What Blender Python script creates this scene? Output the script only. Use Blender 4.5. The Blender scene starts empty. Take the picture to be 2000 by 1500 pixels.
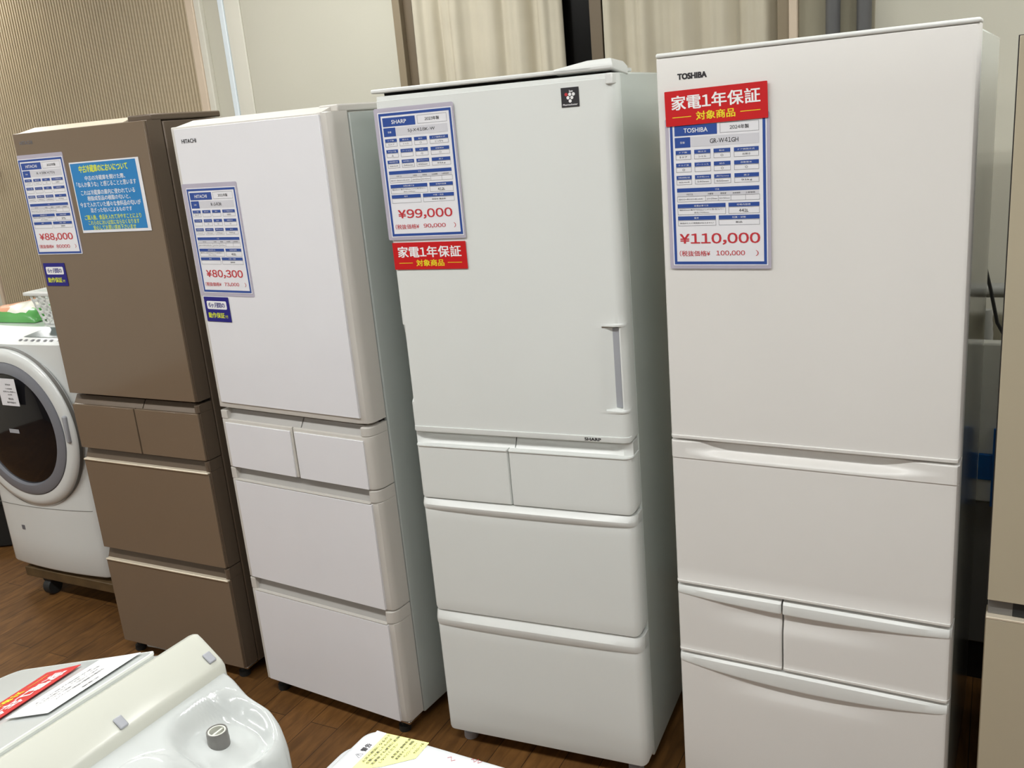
import bpy, bmesh, math, random
from mathutils import Vector, Matrix, Euler
random.seed(7)
SC = bpy.context.scene
COL = SC.collection
PI = math.pi

# ------------------------------------------------------------------ camera, world, view
CAM_H, PITCH, ROLL, FPX = 1.7279, 0.27586, -0.08870, 1843.9
cd = bpy.data.cameras.new('camera'); cam = bpy.data.objects.new('camera', cd); COL.objects.link(cam)
cd.sensor_fit = 'HORIZONTAL'; cd.sensor_width = 36.0; cd.lens = FPX * 36.0 / 2000.0; cd.clip_start = 0.05
fw = Vector((0, math.cos(PITCH), -math.sin(PITCH))); up0 = Vector((0, math.sin(PITCH), math.cos(PITCH))); rt0 = Vector((1, 0, 0))
rt = math.cos(ROLL) * rt0 + math.sin(ROLL) * up0
up = -math.sin(ROLL) * rt0 + math.cos(ROLL) * up0
cam.matrix_world = Matrix(((rt.x, up.x, -fw.x, 0), (rt.y, up.y, -fw.y, 0), (rt.z, up.z, -fw.z, CAM_H), (0, 0, 0, 1)))
SC.camera = cam
SC.view_settings.view_transform = 'Standard'; SC.view_settings.look = 'None'
SC.view_settings.exposure = 0.0; SC.view_settings.gamma = 1.0; SC.view_settings.use_curve_mapping = False
SC.cycles.use_denoising = True
SC.cycles.max_bounces = 8

W = bpy.data.worlds.new('store_air'); SC.world = W; W.use_nodes = True
bg = W.node_tree.nodes['Background']; bg.inputs[0].default_value = (1.0, 0.96, 0.89, 1); bg.inputs[1].default_value = 0.04

# the row frame: origin at the left front foot of the second white fridge from the right, u along its front, v to the back wall
RT = -0.5283; RO = (0.3518, 2.0378)
def row(u, v, z=0.0):
    c, s = math.cos(RT), math.sin(RT)
    return Vector((RO[0] + u * c - v * s, RO[1] + u * s + v * c, z))
CEIL = 2.95
WALL_V = 1.25

def area_lamp(name, u, v, z, lu, lv, power, color=(0.985, 1.0, 0.995)):
    l = bpy.data.lights.new(name, 'AREA'); l.shape = 'RECTANGLE'; l.size = lu; l.size_y = lv; l.energy = power; l.color = color
    o = bpy.data.objects.new(name, l); COL.objects.link(o); o.location = row(u, v, z); o.rotation_euler = (0, 0, RT)
    return o
# ceiling fluorescent fixtures: (u, v) centres in the row frame, built as lamps further down; unseen, some by the back wall added to brighten it and the cabinet sides
FIXTURES = [(-4.45, 0.93), (-1.6, 0.35), (1.45, 0.25), (3.2, 0.35), (-3.9, -1.4), (-2.4, -1.4), (-0.9, -1.4), (0.6, -1.4), (2.1, -1.4),
            (-3.4, -3.7), (-0.9, -3.7), (1.6, -3.7)]
POWER = 18.6
for i, (fu, fv) in enumerate(FIXTURES):
    area_lamp('fluorescent_light', fu, fv, CEIL - 0.085, 1.15, 0.10, POWER)

# ------------------------------------------------------------------ materials
def lin(c):
    return tuple(((x / 255) / 12.92 if x / 255 <= 0.04045 else (((x / 255) + 0.055) / 1.055) ** 2.4) for x in c)
def mat(name, rgb, rough=0.5, metal=0.0, coat=0.0, var=0.03, scale=6.0, bump=0.0, bscale=200.0, spec=0.5):
    m = bpy.data.materials.new(name); m.use_nodes = True; nt = m.node_tree; b = nt.nodes['Principled BSDF']
    c = lin(rgb)
    tc = nt.nodes.new('ShaderNodeTexCoord'); n = nt.nodes.new('ShaderNodeTexNoise'); n.inputs['Scale'].default_value = scale; n.inputs['Detail'].default_value = 3
    nt.links.new(tc.outputs['Object'], n.inputs['Vector'])
    r = nt.nodes.new('ShaderNodeValToRGB')
    r.color_ramp.elements[0].position = 0.3; r.color_ramp.elements[1].position = 0.7
    r.color_ramp.elements[0].color = tuple(max(0, x * (1 - var)) for x in c) + (1,); r.color_ramp.elements[1].color = tuple(min(1, x * (1 + var)) for x in c) + (1,)
    nt.links.new(n.outputs['Fac'], r.inputs['Fac']); nt.links.new(r.outputs['Color'], b.inputs['Base Color'])
    b.inputs['Roughness'].default_value = rough; b.inputs['Metallic'].default_value = metal; b.inputs['Coat Weight'].default_value = coat
    b.inputs['Coat Roughness'].default_value = 0.05; b.inputs['Specular IOR Level'].default_value = spec
    if bump:
        n2 = nt.nodes.new('ShaderNodeTexNoise'); n2.inputs['Scale'].default_value = bscale; bp = nt.nodes.new('ShaderNodeBump')
        bp.inputs['Strength'].default_value = bump; bp.inputs['Distance'].default_value = 0.001
        nt.links.new(tc.outputs['Object'], n2.inputs['Vector']); nt.links.new(n2.outputs['Fac'], bp.inputs['Height']); nt.links.new(bp.outputs['Normal'], b.inputs['Normal'])
    return m
M = {}
M['brown_glass'] = mat('brown_glass', (124, 107, 89), 0.10, var=0.01, spec=0.8)
M['brown_metal'] = mat('brown_metal', (106, 92, 78), 0.35, metal=0.2)
M['champagne'] = mat('champagne_metal', (236, 224, 202), 0.28, metal=0.25)  # metal strips, and the brown fridge's door cap with its glint coloured in
M['white_glass'] = mat('white_glass', (236, 236, 240), 0.09, var=0.01, spec=0.7)
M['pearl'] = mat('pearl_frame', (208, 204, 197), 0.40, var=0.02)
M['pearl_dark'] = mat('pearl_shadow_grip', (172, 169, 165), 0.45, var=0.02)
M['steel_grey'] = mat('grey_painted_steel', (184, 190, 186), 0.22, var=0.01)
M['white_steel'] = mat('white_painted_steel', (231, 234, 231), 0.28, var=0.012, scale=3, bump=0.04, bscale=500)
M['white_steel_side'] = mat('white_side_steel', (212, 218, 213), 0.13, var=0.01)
M['warm_white'] = mat('warm_white_steel', (233, 231, 227), 0.34, var=0.012, scale=3, bump=0.05, bscale=500)
M['white_plastic'] = mat('white_plastic', (230, 232, 229), 0.30, var=0.01)
M['cream_plastic'] = mat('cream_plastic', (206, 207, 196), 0.22, var=0.01)
M['gloss_white'] = mat('gloss_white_plastic', (228, 231, 229), 0.12, var=0.008, coat=0.4)
M['grey_lid'] = mat('grey_glass_lid', (200, 204, 202), 0.07, var=0.02)
M['grey_plastic'] = mat('grey_plastic', (120, 118, 114), 0.4)
M['light_grey'] = mat('light_grey_plastic', (168, 170, 176), 0.35)
M['ring_grey'] = mat('ring_grey_plastic', (128, 130, 137), 0.25)
M['dark'] = mat('dark_gap', (34, 30, 28), 0.6)
M['black_glass'] = mat('black_door_glass', (22, 21, 24), 0.05)
M['rubber'] = mat('black_rubber', (34, 36, 36), 0.6)
M['chrome'] = mat('chrome', (205, 200, 196), 0.15, metal=1.0)
M['paper'] = mat('sign_paper', (236, 236, 240), 0.45, var=0.008)
M['paper_grey'] = mat('grey_paper', (214, 214, 220), 0.5, var=0.01)
M['blue'] = mat('blue_ink', (48, 80, 156), 0.4, var=0.02)
M['sky_blue'] = mat('bright_blue_ink', (44, 132, 196), 0.4, var=0.02)
M['navy'] = mat('navy_ink', (30, 26, 128), 0.35, var=0.02)
M['red'] = mat('red_ink', (206, 32, 36), 0.35, var=0.02)
M['red_text'] = mat('red_text_ink', (198, 54, 62), 0.45)
M['black_ink'] = mat('black_ink', (44, 42, 46), 0.5)
M['grey_ink'] = mat('grey_ink', (110, 110, 116), 0.5)
M['yellow_ink'] = mat('yellow_ink', (242, 222, 44), 0.45)
M['lime_ink'] = mat('lime_yellow_ink', (226, 236, 60), 0.45)
M['white_ink'] = mat('white_ink', (245, 245, 245), 0.45)
M['label_yellow'] = mat('yellow_label', (243, 244, 150), 0.4, var=0.01)
M['wood_dark'] = mat('dolly_wood', (92, 72, 44), 0.6, var=0.25, scale=14)
M['wall'] = mat('cream_wall_paint', (202, 199, 184), 0.75, var=0.02, scale=2, bump=0.2, bscale=260)
M['wall_white'] = mat('white_wall_paint', (222, 219, 206), 0.7, var=0.02, bump=0.15, bscale=260)
M['trim_pink'] = mat('beige_trim', (216, 198, 176), 0.5)
M['trim_white'] = mat('cool_white_trim', (228, 238, 244), 0.3)
M['taupe_strip'] = mat('taupe_wall_strip', (150, 144, 124), 0.7)
M['machine_white'] = mat('machine_white_plastic', (200, 204, 202), 0.13, var=0.008, coat=0.4)
M['machine_plate'] = mat('machine_top_plastic', (206, 209, 211), 0.3, var=0.008)
M['panel'] = mat('ribbed_wall_panel', (192, 177, 150), 0.55, var=0.05, scale=1.5)
M['frame_brown'] = mat('brown_window_frame', (142, 128, 104), 0.4, var=0.03)
M['frame_dark'] = mat('dark_window_frame', (112, 98, 78), 0.4, var=0.03)
M['night_glass'] = mat('dark_window_glass', (14, 13, 11), 0.25, spec=0.2)
M['curtain'] = mat('cream_curtain_cloth', (206, 198, 178), 0.85, var=0.04, scale=9, bump=0.3, bscale=500)
M['pipe_grey'] = mat('grey_pipe_plastic', (92, 92, 92), 0.45)
M['pipe_light'] = mat('light_grey_pipe', (140, 140, 134), 0.45)
M['ceiling'] = mat('ceiling_paint', (170, 168, 160), 0.8)
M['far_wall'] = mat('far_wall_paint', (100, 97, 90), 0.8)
M['beige_glass'] = mat('beige_glass', (186, 176, 153), 0.10, var=0.01)
M['beige_metal'] = mat('beige_metal', (150, 138, 116), 0.3, metal=0.3)
M['blue_plastic'] = mat('blue_plastic', (0, 92, 170), 0.35, var=0.02)
M['green_pack'] = mat('green_pack_film', (96, 168, 92), 0.25, var=0.1)
M['orange_pack'] = mat('orange_pack_film', (232, 170, 136), 0.25, var=0.1)
M['white_pack'] = mat('white_pack_film', (232, 232, 220), 0.2, var=0.06)
M['lcd'] = mat('dark_display', (92, 102, 102), 0.15, var=0.15, scale=20)
def pouch_mat():
    m = mat('clear_pouch_film', (206, 200, 216), 0.12, var=0.01); b = m.node_tree.nodes['Principled BSDF']; b.inputs['Alpha'].default_value = 0.72
    return m
M['pouch'] = pouch_mat()
def emit_mat():
    m = bpy.data.materials.new('lit_tube'); m.use_nodes = True; b = m.node_tree.nodes['Principled BSDF']
    b.inputs['Emission Color'].default_value = (1, 0.96, 0.88, 1); b.inputs['Emission Strength'].default_value = 9.0
    return m
M['tube'] = emit_mat()
def floor_mat():
    m = bpy.data.materials.new('worn_wood_floor'); m.use_nodes = True; nt = m.node_tree; b = nt.nodes['Principled BSDF']; L = nt.links.new
    tc = nt.nodes.new('ShaderNodeTexCoord'); mp = nt.nodes.new('ShaderNodeMapping'); mp.inputs['Rotation'].default_value = (0, 0, -math.radians(62))
    L(tc.outputs['Object'], mp.inputs['Vector'])
    br = nt.nodes.new('ShaderNodeTexBrick'); br.offset = 0.37; br.inputs['Scale'].default_value = 1.0
    br.inputs['Brick Width'].default_value = 0.9; br.inputs['Row Height'].default_value = 0.10; br.inputs['Mortar Size'].default_value = 0.0012; br.inputs['Mortar Smooth'].default_value = 0.3
    br.inputs['Color1'].default_value = lin((126, 93, 56)) + (1,); br.inputs['Color2'].default_value = lin((108, 79, 46)) + (1,); br.inputs['Mortar'].default_value = lin((44, 30, 18)) + (1,)
    L(mp.outputs['Vector'], br.inputs['Vector'])
    mp2 = nt.nodes.new('ShaderNodeMapping'); mp2.inputs['Scale'].default_value = (3.0, 16.0, 1.0); L(mp.outputs['Vector'], mp2.inputs['Vector'])
    n = nt.nodes.new('ShaderNodeTexNoise'); n.inputs['Scale'].default_value = 3.0; n.inputs['Detail'].default_value = 6; n.inputs['Distortion'].default_value = 0.6; L(mp2.outputs['Vector'], n.inputs['Vector'])
    r = nt.nodes.new('ShaderNodeValToRGB'); r.color_ramp.elements[0].position = 0.28; r.color_ramp.elements[1].position = 0.72
    r.color_ramp.elements[0].color = (0.48, 0.42, 0.34, 1); r.color_ramp.elements[1].color = (1.15, 1.08, 0.95, 1); L(n.outputs['Fac'], r.inputs['Fac'])
    mx = nt.nodes.new('ShaderNodeMix'); mx.data_type = 'RGBA'; mx.blend_type = 'MULTIPLY'; mx.inputs[0].default_value = 0.85
    L(br.outputs['Color'], mx.inputs[6]); L(r.outputs['Color'], mx.inputs[7])
    n3 = nt.nodes.new('ShaderNodeTexNoise'); n3.inputs['Scale'].default_value = 2.2; n3.inputs['Detail'].default_value = 4; L(tc.outputs['Object'], n3.inputs['Vector'])
    r3 = nt.nodes.new('ShaderNodeValToRGB'); r3.color_ramp.elements[0].position = 0.35; r3.color_ramp.elements[1].position = 0.7
    r3.color_ramp.elements[0].color = (0.78, 0.70, 0.55, 1); r3.color_ramp.elements[1].color = (1.1, 1.02, 0.9, 1); L(n3.outputs['Fac'], r3.inputs['Fac'])
    mx2 = nt.nodes.new('ShaderNodeMix'); mx2.data_type = 'RGBA'; mx2.blend_type = 'MULTIPLY'; mx2.inputs[0].default_value = 0.9
    L(mx.outputs[2], mx2.inputs[6]); L(r3.outputs['Color'], mx2.inputs[7]); L(mx2.outputs[2], b.inputs['Base Color'])
    b.inputs['Roughness'].default_value = 0.55; b.inputs['Specular IOR Level'].default_value = 0.3
    return m
M['floor'] = floor_mat()

# ------------------------------------------------------------------ mesh helpers
class MB:
    def __init__(self): self.v = []; self.f = []; self.m = []
    def add(self, vs, fs, mi=0):
        o = len(self.v); self.v += [tuple(x) for x in vs]; self.f += [tuple(i + o for i in f) for f in fs]; self.m += [mi] * len(fs); return self
    def box(self, x0, x1, y0, y1, z0, z1, mi=0):
        vs = [(x, y, z) for x in (x0, x1) for y in (y0, y1) for z in (z0, z1)]
        return self.add(vs, [(0, 1, 3, 2), (4, 6, 7, 5), (0, 4, 5, 1), (2, 3, 7, 6), (0, 2, 6, 4), (1, 5, 7, 3)], mi)
    def rect(self, x0, x1, y0, y1, z, mi=0):
        return self.add([(x0, y0, z), (x1, y0, z), (x1, y1, z), (x0, y1, z)], [(0, 1, 2, 3)], mi)
    def loft(self, rings, mi=0, cap=True):
        n = len(rings[0]); vs = [p for r in rings for p in r]; fs = []
        for j in range(len(rings) - 1):
            for i in range(n):
                k = (i + 1) % n; fs.append((j * n + i, j * n + k, (j + 1) * n + k, (j + 1) * n + i))
        if cap: fs.append(tuple(reversed(range(n)))); fs.append(tuple((len(rings) - 1) * n + i for i in range(n)))
        return self.add(vs, fs, mi)
    def grid(self, P, mi=0):
        a, b = len(P), len(P[0]); vs = [p for r in P for p in r]
        return self.add(vs, [(i * b + j, i * b + j + 1, (i + 1) * b + j + 1, (i + 1) * b + j) for i in range(a - 1) for j in range(b - 1)], mi)
    def tube(self, pts, r, n=12, mi=0, ribs=None):
        rings = []; prev = None
        for i, p in enumerate(pts):
            p = Vector(p); a = Vector(pts[max(0, i - 1)]); b = Vector(pts[min(len(pts) - 1, i + 1)]); t = (b - a).normalized()
            if prev is None: nrm = t.orthogonal().normalized()
            else: nrm = (prev - t * prev.dot(t)).normalized()
            prev = nrm; bn = t.cross(nrm); rr = r if ribs is None else r * (1 + (ribs if i % 2 else 0))
            rings.append([p + rr * (math.cos(2 * PI * k / n) * nrm + math.sin(2 * PI * k / n) * bn) for k in range(n)])
        return self.loft(rings, mi)
    def lathe(self, prof, cx, cz, y0, n=64, mi=0, cap=True):
        # rings in the x-z plane around (cx, cz), prof = (radius, y offset)
        return self.loft([[(cx + r * math.cos(2 * PI * k / n), y0 + dy, cz + r * math.sin(2 * PI * k / n)) for k in range(n)] for r, dy in prof], mi, cap)
    def vlathe(self, prof, cx, cy, n=32, mi=0):
        return self.loft([[(cx + r * math.cos(2 * PI * k / n), cy + r * math.sin(2 * PI * k / n), z) for k in range(n)] for r, z in prof], mi)
    def build(self, name, mats, parent=None, bevel=0.0, smooth=35, recalc=True, seg=2, mw=None):
        me = bpy.data.meshes.new(name); me.from_pydata(self.v, [], self.f)
        if not isinstance(mats, (list, tuple)): mats = [mats]
        for m in mats: me.materials.append(M[m] if isinstance(m, str) else m)
        for p, mi in zip(me.polygons, self.m): p.material_index = mi
        if recalc:
            bm = bmesh.new(); bm.from_mesh(me); bmesh.ops.recalc_face_normals(bm, faces=bm.faces); bm.to_mesh(me); bm.free()
        me.polygons.foreach_set('use_smooth', [True] * len(me.polygons)); me.set_sharp_from_angle(angle=math.radians(smooth)); me.update()
        o = bpy.data.objects.new(name, me); COL.objects.link(o)
        if parent is not None: o.parent = parent
        if mw is not None: o.matrix_world = mw
        if bevel:
            b = o.modifiers.new('edges', 'BEVEL'); b.width = bevel; b.segments = seg; b.limit_method = 'ANGLE'; b.angle_limit = math.radians(40); b.harden_normals = False
        return o
def tag(o, label=None, cat=None, group=None, kind=None):
    if label: o['label'] = label
    if cat: o['category'] = cat
    if group: o['group'] = group
    if kind: o['kind'] = kind
    return o
def empty(name, loc, rz=0.0, label=None, cat=None, group=None):
    o = bpy.data.objects.new(name, None); o.empty_display_size = 0.05; COL.objects.link(o); o.location = loc; o.rotation_euler = (0, 0, rz)
    return tag(o, label, cat, group)
def frame(o, t, loc):
    return Matrix.Translation(loc) @ Matrix.Rotation(t, 4, 'Z')

# text -> outline geometry in the x-y plane, cached
_TX = {}
_CH = {}
def raw_text(body):
    if body in _CH: return _CH[body]
    c = bpy.data.curves.new('lettering', 'FONT'); c.body = body; c.size = 1.0; c.resolution_u = 3
    o = bpy.data.objects.new('lettering', c); COL.objects.link(o); bpy.context.view_layer.update()
    me = bpy.data.meshes.new_from_object(o.evaluated_get(bpy.context.evaluated_depsgraph_get()))
    vs = [(v.co.x, v.co.y) for v in me.vertices]; fs = [tuple(p.vertices) for p in me.polygons]
    bpy.data.objects.remove(o); bpy.data.curves.remove(c); bpy.data.meshes.remove(me)
    _CH[body] = (vs, fs); return _CH[body]
def text_geo(body):
    if body in _TX: return _TX[body]
    if any(ch.isdigit() and ord(ch) < 128 for ch in body):
        vs, fs, x = [], [], 0.0
        for ch in body:
            if ch in ' \u3000': x += 0.34; continue
            g = chr(ord(ch) + 0xFEE0) if ch in '0123456789,' else ch
            v, f = raw_text(g)
            if not v: continue
            a = min(p[0] for p in v); b_ = max(p[0] for p in v); o = len(vs); pad = 0.045
            wide = ord(ch) > 0x2E80
            vs += [(p[0] - a + x + pad, p[1]) for p in v]; fs += [tuple(i + o for i in q) for q in f]; x += b_ - a + 2 * pad
    else: vs, fs = raw_text(body)
    if vs:
        x0 = min(v[0] for v in vs); x1 = max(v[0] for v in vs); y0 = min(v[1] for v in vs); y1 = max(v[1] for v in vs)
        vs = [(v[0] - (x0 + x1) / 2, v[1] - (y0 + y1) / 2) for v in vs]; dim = (x1 - x0, y1 - y0)
    else: dim = (1, 1)
    _TX[body] = (vs, fs, dim); return _TX[body]
def put_text(mb, body, cx, cy, z, mi, w=None, h=None, bold=0.0, rot=0.0, left=None):
    vs, fs, d = text_geo(body)
    if not vs: return
    if w and h: sx, sy = w / d[0], h / d[1]
    elif h: sx = sy = h / d[1]
    else: sx = sy = w / d[0]
    if left is not None: cx = left + d[0] * sx / 2
    c, s = math.cos(rot), math.sin(rot)
    # heavier strokes: the same outline again, shifted by a fraction of the letter height
    offs = [(0, 0)] if bold <= 0 else [(a * bold, b_ * bold) for a in (-1, 0, 1) for b_ in (-0.6, 0.6)]
    for k, (ox, oy) in enumerate(offs):
        mb.add([(cx + sx * (x + ox) * c - sy * (y + oy) * s, cy + sx * (x + ox) * s + sy * (y + oy) * c, z + k * 2e-6) for x, y in vs], fs, mi)

# ------------------------------------------------------------------ setting
def wall_local(o): o.location = row(0, 0, 0); o.rotation_euler = (0, 0, RT); return o
b = MB(); b.box(-9, 9, -9, 9, -0.05, 0.0); fl = b.build('floor', 'floor'); tag(fl, 'worn brown wooden plank floor', 'floor', kind='structure'); fl.location = (0, 1.5, 0)
b = MB(); b.box(-5.2, 4.2, -5.5, WALL_V + 0.4, CEIL, CEIL + 0.1); tag(wall_local(b.build('ceiling', 'ceiling')), 'plain off-white store ceiling', 'ceiling', kind='structure')
OU0, OU1, OZ0, OZ1 = -1.515, 0.005, 0.95, 2.62        # window opening in the back wall
b = MB()
b.box(-5.2, OU0, WALL_V, WALL_V + 0.12, 0, CEIL); b.box(OU1, 4.2, WALL_V, WALL_V + 0.12, 0, CEIL)
b.box(OU0, OU1, WALL_V, WALL_V + 0.12, 0, OZ0); b.box(OU0, OU1, WALL_V, WALL_V + 0.12, OZ1, CEIL)
tag(wall_local(b.build('wall_back', 'wall')), 'cream painted back wall behind the refrigerators', 'wall', kind='structure')
b = MB(); b.box(-5.3, -5.2, -5.5, WALL_V + 0.4, 0, CEIL); tag(wall_local(b.build('wall_left', 'wall_white')), 'white side wall', 'wall', kind='structure')
b = MB(); b.box(-5.2, 4.2, -5.6, -5.5, 0, CEIL); tag(wall_local(b.build('wall_front', 'far_wall')), 'far white wall behind the viewer', 'wall', kind='structure')
b = MB(); b.box(4.2, 4.3, -5.5, WALL_V + 0.4, 0, CEIL); tag(wall_local(b.build('wall_right', 'far_wall')), 'grey wall beyond the right edge', 'wall', kind='structure')
# ribbed panel
PU0, PU1, PITCH_R = -4.36, -2.578, 0.0195
b = MB(); pts = []; u = PU0; k = 0
sec = [(0.0, 0.0), (0.36, 0.0), (0.42, 0.011), (0.52, 0.0145), (0.84, 0.0145), (0.94, 0.011)]
while u < PU1 - 1e-6:
    for a, d in sec:
        uu = u + a * PITCH_R
        if uu < PU1: pts.append((uu, WALL_V - 0.004 - d))
    u += PITCH_R
pts += [(PU1, WALL_V - 0.004)]
b.grid([[(x, y, 0.06), (x, y, CEIL)] for x, y in pts])
tag(wall_local(b.build('wall_panel', 'panel', recalc=False, smooth=20)), 'taupe vertically ribbed wall panel', 'wall', kind='structure')
def strip(name, u0, u1, d, m, label, z0=0.0, z1=CEIL):
    b = MB(); b.box(u0, u1, WALL_V - d, WALL_V + 0.001, z0, z1); return tag(wall_local(b.build(name, m, bevel=0.004)), label, 'trim', kind='structure')
strip('trim_1', -2.578, -2.535, 0.030, 'trim_pink', 'pinkish beige edge trim of the ribbed panel')
strip('trim_2', -2.535, -2.50, 0.024, 'wall_white', 'pale trim strip beside the ribbed panel')
strip('trim_3', -2.406, -2.378, 0.014, 'trim_white', 'cool white vertical cable cover on the wall')
strip('trim_4', -2.377, -2.29, 0.008, 'wall_white', 'narrow pale pilaster beside the cable cover')
strip('trim_5', -4.385, -4.36, 0.026, 'trim_pink', 'left edge trim of the ribbed panel')
strip('trim_6', -4.60, -4.385, 0.018, 'wall_white', 'white post left of the ribbed panel')
strip('trim_8', 0.008, 0.234, 0.004, 'taupe_strip', 'darker taupe wall strip behind the two upright pipes')  # thin darker strip laid on the wall right of the window
strip('trim_7', -0.018, 0.008, 0.020, 'trim_pink', 'cream edge trim right of the window')
# window
win = MB()
for (u0, u1, v0, v1) in ((-1.512, -1.478, -0.012, 0.10), (-0.055, -0.016, -0.012, 0.10)): win.box(u0, u1, WALL_V + v0, WALL_V + v1, OZ0, OZ1, 0)
for (u0, u1) in ((-1.478, -1.437), (-0.705, -0.66)): win.box(u0, u1, WALL_V + 0.012, WALL_V + 0.09, OZ0, OZ1, 1)
win.box(-1.512, -0.016, WALL_V - 0.012, WALL_V + 0.10, OZ0, OZ0 + 0.05, 0); win.box(-1.512, -0.016, WALL_V - 0.012, WALL_V + 0.10, OZ1 - 0.05, OZ1, 0)
wo = wall_local(win.build('window_1', ['frame_brown', 'frame_dark'], bevel=0.003)); tag(wo, 'brown framed window with dark glass behind cream curtains', 'window', kind='structure')
b = MB(); b.box(-1.44, -0.05, WALL_V + 0.07, WALL_V + 0.078, OZ0 + 0.04, OZ1 - 0.04); b.build('window_glass', 'night_glass', wo)
def curtain(u0, u1, v, z0, z1, seed, label):
    rnd = random.Random(seed); n = 220; P = []
    ph = [rnd.uniform(0, 6.28) for _ in range(6)]; fr = [rnd.uniform(0.7, 1.3) for _ in range(6)]
    def fold(t):
        x = t * (u1 - u0)
        g = 0.024 * math.sin(x / 0.15 * 2 * PI + ph[0] + 1.5 * math.sin(x * 8 + ph[1])) + 0.009 * math.sin(x / 0.068 * 2 * PI + ph[2] + math.sin(x * 23 + ph[3])) + 0.0015 * math.sin(x / 0.03 * 2 * PI + ph[4])
        return g
    for i in range(n + 1):
        t = i / n; r = []
        for j in range(9):
            zt = j / 8; r.append((u0 + t * (u1 - u0) + 0.006 * math.sin(zt * 2.2 + t * 9), v - fold(t) * (0.7 + 0.3 * (1 - zt)) * (0.9 + 0.2 * math.sin(zt * 3 + t * 6)), z0 + zt * (z1 - z0)))
        P.append(r)
    b = MB(); b.grid(P); o = b.build('curtain', 'curtain', recalc=False, smooth=180)
    s = o.modifiers.new('cloth', 'SOLIDIFY'); s.thickness = 0.002
    return tag(wall_local(o), label, 'curtain', 'cream curtains in the brown window')
curtain(-1.435, -0.812, WALL_V + 0.028, 0.99, 2.585, 3, 'cream cloth curtain left of the dark window gap')
curtain(-0.66, -0.052, WALL_V + 0.028, 0.99, 2.585, 11, 'cream cloth curtain right of the dark window gap')
# two upright pipes in front of the right wall
for i, (u, lab) in enumerate(((0.116, 'dark grey upright pipe on the back wall next to the window'), (0.206, 'dark grey upright pipe on the back wall, farther from the window'))):
    b = MB(); b.vlathe([(0.0215, 0.0), (0.0215, CEIL)], 0, 0, 20); o = b.build('wall_pipe', 'pipe_grey'); o.location = row(u, WALL_V - 0.024, 0); tag(o, lab, 'pipe', 'upright pipes on the back wall')
# ring hook on the ribbed panel
b = MB(); b.tube([(0.036 * math.cos(a * PI / 16), 0, 0.036 * math.sin(a * PI / 16)) for a in range(33)], 0.0045, 8); b.box(-0.008, 0.008, 0.0, 0.022, 0.026, 0.046)
o = b.build('ring_hook', 'white_plastic'); o.location = row(-4.165, WALL_V - 0.035, 1.69); o.rotation_euler = (0, 0, RT); tag(o, 'small white ring hook on the ribbed wall panel', 'hook')
# ceiling fixtures
for i, (fu, fv) in enumerate(FIXTURES):
    e = empty('ceiling_light', row(fu, fv, CEIL - 0.075), RT, 'white fluorescent ceiling fixture with two lit tubes', 'ceiling light', 'fluorescent ceiling fixtures')
    b = MB(); b.box(-0.62, 0.62, -0.09, 0.09, 0.035, 0.075); b.build('fixture_body', 'white_plastic', e, bevel=0.01)
    for y in (-0.045, 0.045):
        b = MB(); b.tube([(-0.59, y, 0.018), (0.59, y, 0.018)], 0.013, 12); b.build('tube', 'tube', e)

# ------------------------------------------------------------------ refrigerators
def smooth(a, b, x):
    t = max(0.0, min(1.0, (x - a) / (b - a))); return t * t * (3 - 2 * t)
def spaced(a, b, step, fine, rim):
    xs = [a]; x = a
    while x < b - 1e-6:
        d = min(x - a, b - x); x = min(b, x + (fine if d < rim - 1e-9 else step))
        if b - x < fine * 0.5: x = b
        xs.append(x)
    return xs
def panel_mesh(b, u0, u1, zlo, zhi, f, vb, zt, us=None, mi=0, rim=0.035, step=0.03):
    """front surface v = f(u, z) between zlo(u) and zhi(u), closed back to v = vb; zt = list of 0..1 samples"""
    if us is None: us = spaced(u0, u1, step, 0.0035, rim)
    P = []
    for u in us:
        a, c = zlo(u), zhi(u); P.append([(u, f(u, a + t * (c - a)), a + t * (c - a)) for t in zt])
    b.grid(P, mi)
    n = len(us); m = len(zt)
    b.grid([[P[i][0], (us[i], vb, P[i][0][2])] for i in range(n)], mi); b.grid([[P[i][m - 1], (us[i], vb, P[i][m - 1][2])] for i in range(n)], mi)
    b.grid([[P[0][j], (us[0], vb, P[0][j][2])] for j in range(m)], mi); b.grid([[P[n - 1][j], (us[n - 1], vb, P[n - 1][j][2])] for j in range(m)], mi)
    # back
    b.grid([[(us[i], vb, P[i][0][2]), (us[i], vb, P[i][m - 1][2])] for i in range(n)], mi)
def weld(o, d=0.00005):
    bm = bmesh.new(); bm.from_mesh(o.data); bmesh.ops.remove_doubles(bm, verts=bm.verts, dist=d); bmesh.ops.recalc_face_normals(bm, faces=bm.faces); bm.to_mesh(o.data); bm.free()
    o.data.polygons.foreach_set('use_smooth', [True] * len(o.data.polygons)); o.data.set_sharp_from_angle(angle=math.radians(32)); return o
def corner(d, r):
    if d >= r: return 0.0
    d = max(0.0, d); return r - math.sqrt(max(0.0, r * r - (r - d) ** 2))
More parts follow.
